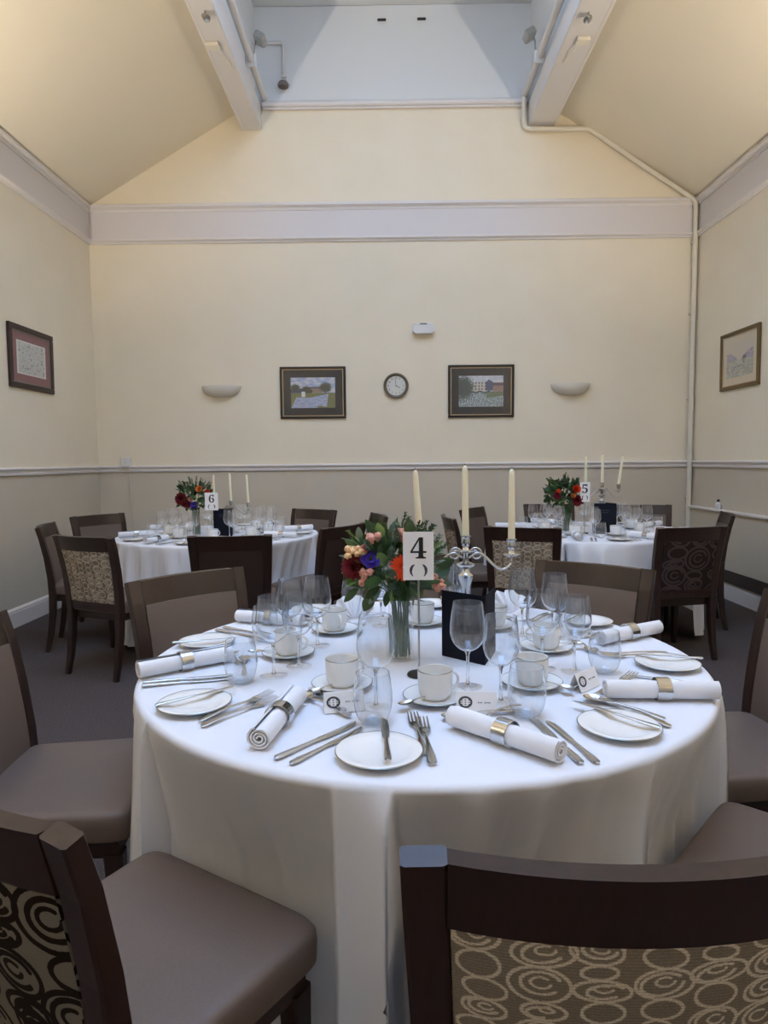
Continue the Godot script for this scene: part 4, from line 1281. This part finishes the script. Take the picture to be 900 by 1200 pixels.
func table_four(c: Vector2) -> void:
	# seat: angle, words, plate, butter knife, napkin ends, knives, forks, dessert spoon and fork, cup, wine glasses, tumbler (world x, z)
	var S := [
		{"w": "at the front left setting of table four", "a": 122.0, "plate": Vector2(-0.444, -1.464), "but": [Vector2(-0.374, -1.552), Vector2(-0.52, -1.425)], "nap": [Vector2(-0.254, -1.223), Vector2(-0.213, -1.48)], "kn": [[Vector2(-0.072, -1.362), Vector2(-0.216, -1.19)], [Vector2(-0.058, -1.335), Vector2(-0.184, -1.168)]], "fk": [[Vector2(-0.257, -1.52), Vector2(-0.403, -1.334)], [Vector2(-0.278, -1.545), Vector2(-0.41, -1.365)]], "sp": [[Vector2(-0.225, -1.535), Vector2(-0.088, -1.388)], [Vector2(-0.19, -1.55), Vector2(-0.1, -1.41)]], "cup": Vector2(-0.119, -1.589), "wg": [Vector2(-0.033, -1.457)], "tum": Vector2(-0.038, -1.369)},
		{"w": "at the front right setting of table four", "a": 77.0, "plate": Vector2(-0.023, -1.208), "but": [Vector2(-0.015, -1.35), Vector2(-0.006, -1.15)], "nap": [Vector2(0.312, -1.165), Vector2(0.13, -1.345)], "kn": [[Vector2(0.3, -1.385), Vector2(0.343, -1.164)], [Vector2(0.331, -1.365), Vector2(0.373, -1.165)]], "fk": [[Vector2(0.046, -1.405), Vector2(0.062, -1.205)], [Vector2(0.064, -1.385), Vector2(0.075, -1.15)]], "sp": [[Vector2(0.102, -1.375), Vector2(0.272, -1.415)], [Vector2(0.165, -1.362), Vector2(0.285, -1.438)]], "cup": Vector2(0.102, -1.497), "wg": [Vector2(0.188, -1.589), Vector2(0.251, -1.483)], "tum": Vector2(0.293, -1.401)},
		{"w": "at the right-hand setting of table four", "a": 33.0, "plate": Vector2(0.464, -1.32), "but": [Vector2(0.405, -1.442), Vector2(0.533, -1.284)], "nap": [Vector2(0.74, -1.485), Vector2(0.502, -1.5)], "kn": [[Vector2(0.6, -1.66), Vector2(0.772, -1.575)], [Vector2(0.575, -1.605), Vector2(0.745, -1.555)]], "fk": [[Vector2(0.46, -1.525), Vector2(0.58, -1.312)], [Vector2(0.62, -1.66), Vector2(0.475, -1.505)]], "sp": [[Vector2(0.44, -1.50), Vector2(0.575, -1.36)]], "cup": Vector2(0.344, -1.591), "wg": [Vector2(0.4, -1.724), Vector2(0.477, -1.694)], "tum": Vector2(0.554, -1.692)},
		{"w": "at the right rear setting of table four", "a": -11.0, "plate": Vector2(0.735, -1.735), "but": [Vector2(0.67, -1.79), Vector2(0.835, -1.745)], "nap": [Vector2(0.82, -2.05), Vector2(0.64, -1.95)], "cup": Vector2(0.452, -1.898), "wg": [Vector2(0.415, -2.06), Vector2(0.508, -2.03)], "tum": Vector2(0.585, -2.08)},
		{"w": "at the far right setting of table four", "a": -57.0, "plate": Vector2(0.66, -2.2), "cup": Vector2(0.345, -2.16)},
		{"w": "at the setting behind table four's bouquet", "a": -102.0, "plate": Vector2(0.157, -2.49), "cup": Vector2(0.109, -2.213), "wg": [Vector2(-0.03, -2.19), Vector2(-0.02, -2.31)], "tum": Vector2(-0.14, -2.44)},
		{"w": "at the far left setting of table four", "a": -146.0, "plate": Vector2(-0.285, -2.396), "cup": Vector2(-0.18, -2.12), "wg": [Vector2(-0.218, -1.952), Vector2(-0.3, -1.97)], "tum": Vector2(-0.386, -2.02)},
		{"w": "at the left-hand setting of table four", "a": 167.0, "plate": Vector2(-0.56, -1.985), "but": [Vector2(-0.48, -1.99), Vector2(-0.65, -1.94)], "nap": [Vector2(-0.64, -1.665), Vector2(-0.455, -1.80)], "kn": [[Vector2(-0.4, -1.655), Vector2(-0.615, -1.597)], [Vector2(-0.41, -1.682), Vector2(-0.622, -1.622)]], "fk": [[Vector2(-0.435, -1.875), Vector2(-0.62, -1.885)], [Vector2(-0.40, -1.74), Vector2(-0.47, -1.90)]], "cup": Vector2(-0.291, -1.858), "wg": [Vector2(-0.302, -1.68), Vector2(-0.247, -1.757)], "tum": Vector2(-0.376, -1.632)},
	]
	for s in S:
		var a: float = s.a
		var w: String = s.w
		side_plate(s.plate, "white side plate " + w, "side plates on table four")
		var but = s.get("but", [polar(c, 0.56, a + 24), polar(c, 0.74, a + 21)])
		lay("butter_knife", but[0], but[1], "butter knife lying across the side plate " + w, "knife", "butter knives on table four", 0.0145)
		if s.a != -57.0 and s.a != -102.0:
			var nap = s.get("nap", [polar(c, 0.74, a), polar(c, 0.5, a + 7)])
			napkin_roll(nap[0], nap[1], "white napkin roll in a silver ring " + w, "napkin rolls on table four")
		else:
			fan_napkin(polar(c, 0.555, a + 4) if a > -100 else polar(c, 0.42, -119.0), 0.3, "white pleated napkin standing up " + w)
		var kn = s.get("kn", [[polar(c, 0.51, a - 8), polar(c, 0.72, a - 7)], [polar(c, 0.51, a - 12), polar(c, 0.72, a - 10)]])
		for k in 2:
			lay("table_knife", kn[k][0], kn[k][1], "%s silver table knife %s" % [["inner", "outer"][k], w], "knife", "table knives on table four")
		var fk = s.get("fk", [[polar(c, 0.5, a + 12), polar(c, 0.7, a + 11)], [polar(c, 0.5, a + 15), polar(c, 0.7, a + 13.5)]])
		for k in 2:
			lay("table_fork", fk[k][0], fk[k][1], "%s silver table fork %s" % [["inner", "outer"][k], w], "fork", "table forks on table four", 0.002 * k)
		var sp = s.get("sp", [[polar(c, 0.495, a + 12), polar(c, 0.495, a - 9)]])
		for k in sp.size():
			lay(["dessert_spoon", "dessert_fork"][k], sp[k][0], sp[k][1], "silver dessert %s crosswise %s" % [["spoon", "fork"][k], w], ["spoon", "fork"][k], "dessert cutlery on table four", 0.003 + 0.004 * k)
		cup_and_saucer(s.cup, deg_to_rad(-a + 150.0 if a != 77.0 else 20.0), w, "four")
		var wg = s.get("wg", [polar(c, 0.34, a - 10), polar(c, 0.43, a - 12)])
		for k in wg.size():
			wine_glass(wg[k], "%s stemmed wine glass %s" % [["empty", "second"][k], w], "wine glasses on table four", 1.0 if k == 0 else 0.96)
		tumbler(s.get("tum", polar(c, 0.5, a - 14)), "stemless water tumbler " + w, "water tumblers on table four")
	name_card(Vector2(-0.105, -1.44), 0.2, "folded white place card beside the front left tumbler of table four")
	name_card(Vector2(0.188, -1.43), -0.08, "folded white place card behind the front right napkin of table four")
	name_card(Vector2(0.468, -1.575), 0.75, "folded white place card behind the right-hand forks of table four")
	# centrepiece
	var vp := Vector2(0.03, -1.82)
	vase(vp, 0.17, "clear glass vase of flowers on table four")
	bouquet(vp, V(0.005, 1.01, -1.83), V(0.15, 0.105, 0.11), [
		["dahlia", "f_red", V(-0.094, 1.02, -1.755), 0.036, V(-0.25, 0.25, 1)], ["anemone", "f_purple", V(-0.051, 1.042, -1.745), 0.027, V(0.1, 0.4, 1)],
		["cluster", "f_peach", V(-0.103, 1.058, -1.76), 0.02, V(0, 1, 0.4)], ["cluster", "f_peach", V(-0.078, 1.062, -1.755), 0.018, V(0, 1, 0.4)], ["cluster", "f_pink", V(-0.041, 1.096, -1.76), 0.022, V(0, 1, 0.2)],
		["rose", "f_pink", V(-0.064, 1.068, -1.75), 0.017, V(0, 0.6, 1)], ["cluster", "f_blush", V(-0.062, 1.008, -1.735), 0.019, V(0, 0, 1)], ["cluster", "f_blush", V(-0.068, 0.985, -1.735), 0.015, V(0, 0, 1)],
		["gerbera", "f_orange", V(0.034, 1.022, -1.735), 0.037, V(0.1, 0.2, 1)], ["cluster", "f_blush", V(0.132, 0.968, -1.765), 0.019, V(0, 0.3, 1)], ["cluster", "f_blush", V(0.118, 0.985, -1.77), 0.015, V(0, 0.3, 1)], ["cluster", "f_blush", V(0.028, 1.1, -1.8), 0.02, V(0, 1, 0.5)], ["rose", "f_red", V(0.05, 0.99, -1.88), 0.03, V(0.3, 0.5, -1)]],
		250, 26, 71, "mixed bouquet with red dahlia, orange gerbera and purple anemone on table four", ["leaf_dark", "leaf_dark", "leaf_mid", "leaf_grey", "leaf_dark", "leaf_dark", "leaf_lime"], 0.17)
	number_stand(Vector2(0.073, -1.675), 0.0, 1.0, Vector2(0.078, 0.123), "4", "four")
	menu(Vector2(0.146, -1.847), Vector2(0.253, -1.753), Vector2(0.3, -1.885), 0.188, "plain navy menu card standing open in front of the candelabrum, table four")
	candelabrum(Vector2(0.236, -2.05), 0.0, 0.318, "three-armed silver candelabrum behind the menu on table four", [0.06, 0.01, 0.0], "four", M.silver)

func far_table(c: Vector2, word: String, digit: int) -> void:
	var places := ["near left", "left-hand", "far left", "rear left", "rear right", "far right", "right-hand", "near right"]
	var base := 112.0 if digit == 5 else 118.0
	for k in 8:
		var a := base + 45.0 * k
		var near := sin(deg_to_rad(a)) > -0.3
		var t := "at the %s place of table %s" % [places[k], word]
		side_plate(polar(c, 0.65, a + 22), "white side plate " + t, "side plates on table " + word, false)
		napkin_roll(polar(c, 0.73, a - 1), polar(c, 0.49, a + 6), "white napkin roll in a ring " + t, "napkin rolls on table " + word, false)
		cup_and_saucer(polar(c, 0.37, a + 10), deg_to_rad(-a + 120), t, word, false, false)
		wine_glass(polar(c, 0.33, a - 10), "inner stemmed wine glass " + t, "wine glasses on table " + word, 1.0, false)
		wine_glass(polar(c, 0.42, a - 11), "outer stemmed wine glass " + t, "wine glasses on table " + word, 0.95, false)
		tumbler(polar(c, 0.5, a - 14), "stemless water tumbler " + t, "water tumblers on table " + word, false)
		if near:
			for q in 2:
				lay("table_knife", polar(c, 0.51, a - 7 - 3 * q), polar(c, 0.72, a - 7 - 2 * q), ["inner", "outer"][q] + " silver table knife " + t, "knife", "table knives on table " + word)
				lay("table_fork", polar(c, 0.5, a + 12 + 3 * q), polar(c, 0.7, a + 11 + 2.5 * q), ["inner", "outer"][q] + " silver table fork " + t, "fork", "table forks on table " + word)
			lay("butter_knife", polar(c, 0.56, a + 24), polar(c, 0.74, a + 21), "butter knife across the side plate " + t, "knife", "butter knives on table " + word, 0.0145)
	if digit == 5:
		var vp := Vector2(1.345, -5.03)
		vase(vp, 0.14, "clear glass vase of flowers on table five")
		bouquet(vp, V(1.325, 1.035, -5.06), V(0.15, 0.13, 0.1), [["rose", "f_orange", V(1.375, 1.075, -4.91), 0.042, V(0.1, 0.3, 1)], ["rose", "f_amber", V(1.352, 1.03, -4.9), 0.025, V(0.1, 0.3, 1)], ["dahlia", "f_red", V(1.38, 0.995, -4.9), 0.045, V(0.2, 0, 1)], ["dahlia", "f_red", V(1.245, 1.03, -4.93), 0.03, V(-0.3, 0.2, 1)], ["rose", "f_orange", V(1.26, 1.06, -4.95), 0.022, V(-0.2, 0.4, 1)]], 230, 18, 83, "dense green bouquet with an orange rose and red dahlias on table five", ["leaf_dark", "leaf_mid", "leaf_dark"], 0.14)
		number_stand(Vector2(1.44, -4.9), 0.0, 0.987, Vector2(0.074, 0.144), "5", "five")
		menu(Vector2(1.5, -4.87), Vector2(1.655, -4.84), Vector2(1.62, -4.98), 0.225, "navy menu card with faint print standing on table five")
		candelabrum(Vector2(1.637, -5.12), 0.25, 0.375, "three-armed silver candelabrum behind the menu on table five", [0.0, -0.01, -0.14], "five", M.silver_dull)
	else:
		var vp := Vector2(-1.46, -5.0)
		vase(vp, 0.15, "clear glass vase of flowers on table six")
		bouquet(vp, V(-1.47, 1.045, -5.0), V(0.14, 0.11, 0.12), [["rose", "f_amber", V(-1.405, 1.1, -4.92), 0.035, V(0.1, 0.4, 1)], ["dahlia", "f_red", V(-1.535, 1.035, -4.9), 0.05, V(-0.2, 0.1, 1)], ["dahlia", "f_red", V(-1.49, 1.0, -4.9), 0.035, V(0, 0, 1)], ["rose", "f_blush", V(-1.46, 1.03, -4.89), 0.025, V(0, 0.2, 1)], ["rose", "f_orange", V(-1.36, 1.08, -4.97), 0.025, V(0.3, 0.3, 1)], ["anemone", "f_purple", V(-1.44, 0.99, -4.89), 0.028, V(0.1, 0, 1)]], 150, 24, 97, "dark red and amber bouquet with airy sprigs on table six", ["leaf_dark", "leaf_mid", "leaf_dark", "leaf_grey"], 0.15)
		number_stand(Vector2(-1.312, -4.9), 0.0, 0.949, Vector2(0.098, 0.13), "6", "six")
		menu(Vector2(-1.32, -4.965), Vector2(-1.175, -4.935), Vector2(-1.2, -5.07), 0.205, "navy menu card with faint print standing on table six")
		candelabrum(Vector2(-1.228, -5.15), -0.2, 0.24, "three-armed silver candelabrum behind the menu on table six", [0.0, 0.03, 0.04], "six", M.silver_dull)

var seats := []
func chair(bt: Vector2, fwd: Vector2, fabric: String, label: String, group: String) -> void:
	seats.append([bt, fwd.normalized(), fabric, label, group])
func list_chairs() -> void:
	var g4 := "chairs around table four"
	var g5 := "chairs around table five"
	var g6 := "chairs around table six"
	chair(Vector2(-0.575, -0.86), Vector2(0.525, -0.85), "swirl", "dark wood chair with large swirl fabric back, nearest at front left", g4)
	chair(Vector2(0.255, -0.695), Vector2(0.02, -1), "rings", "dark wood chair with ring-patterned back, nearest the camera at right", g4)
	chair(Vector2(1.015, -1.09), Vector2(-0.74, -0.67), "rings", "chair at right of table four whose taupe seat corner shows", g4)
	chair(Vector2(1.27, -1.94), Vector2(-1, 0.08), "rings", "dark chair at right edge, taupe seat against tablecloth", g4)
	chair(Vector2(0.833, -2.705), Vector2(-0.61, 0.79), "rings", "chair with taupe inner back tucked at far right of table four", g4)
	chair(Vector2(0.03, -3.02), Vector2(0.03, 1), "rings", "dark chair hidden behind the flowers at the far side of table four", g4)
	chair(Vector2(-0.787, -2.555), Vector2(0.71, 0.70), "rings", "chair with taupe inner back tucked at far left of table four", g4)
	chair(Vector2(-1.13, -1.70), Vector2(1, -0.1), "rings", "dark chair at left edge, broad taupe seat beside tablecloth", g4)
	chair(Vector2(-1.83, -3.93), Vector2(0.41, -0.91), "rings", "chair with pale ring-patterned back in front of table six", g6)
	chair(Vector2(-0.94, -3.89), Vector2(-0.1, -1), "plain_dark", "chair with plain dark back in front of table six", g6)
	chair(Vector2(-2.45, -4.7), Vector2(0.95, -0.25), "rings", "chair seen edge-on at left of table six by the wall", g6)
	chair(Vector2(-2.455, -5.565), Vector2(0.83, 0.55), "rings", "chair facing us at the far left of table six", g6)
	chair(Vector2(-0.675, -5.98), Vector2(-0.52, 0.86), "rings", "chair facing us at the far right of table six", g6)
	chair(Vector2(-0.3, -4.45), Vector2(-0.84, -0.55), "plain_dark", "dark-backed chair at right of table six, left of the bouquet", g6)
	chair(Vector2(-0.08, -5.35), Vector2(-0.95, 0.25), "rings", "narrow sliver of chair right of table six above the bouquet", g6)
	chair(Vector2(0.845, -4.225), Vector2(0.33, -0.94), "rings", "chair with pale ring-patterned back in front of table five", g5)
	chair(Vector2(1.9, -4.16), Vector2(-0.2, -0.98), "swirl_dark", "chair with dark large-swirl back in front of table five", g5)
	chair(Vector2(0.45, -5.08), Vector2(0.99, -0.1), "rings", "chair at left of table five, nearer of two seen edge-on", g5)
	chair(Vector2(0.74, -5.95), Vector2(0.85, 0.52), "rings", "chair turned towards table five behind the tall candles", g5)
	chair(Vector2(1.54, -6.42), Vector2(0.05, 1), "rings", "chair at the far side of table five left of its bouquet", g5)
	chair(Vector2(2.36, -6.18), Vector2(-0.2, 0.98), "rings", "chair facing us at the far right of table five", g5)
	chair(Vector2(2.62, -5.15), Vector2(-0.95, -0.3), "rings", "chair at right of table five close to the right wall", g5)
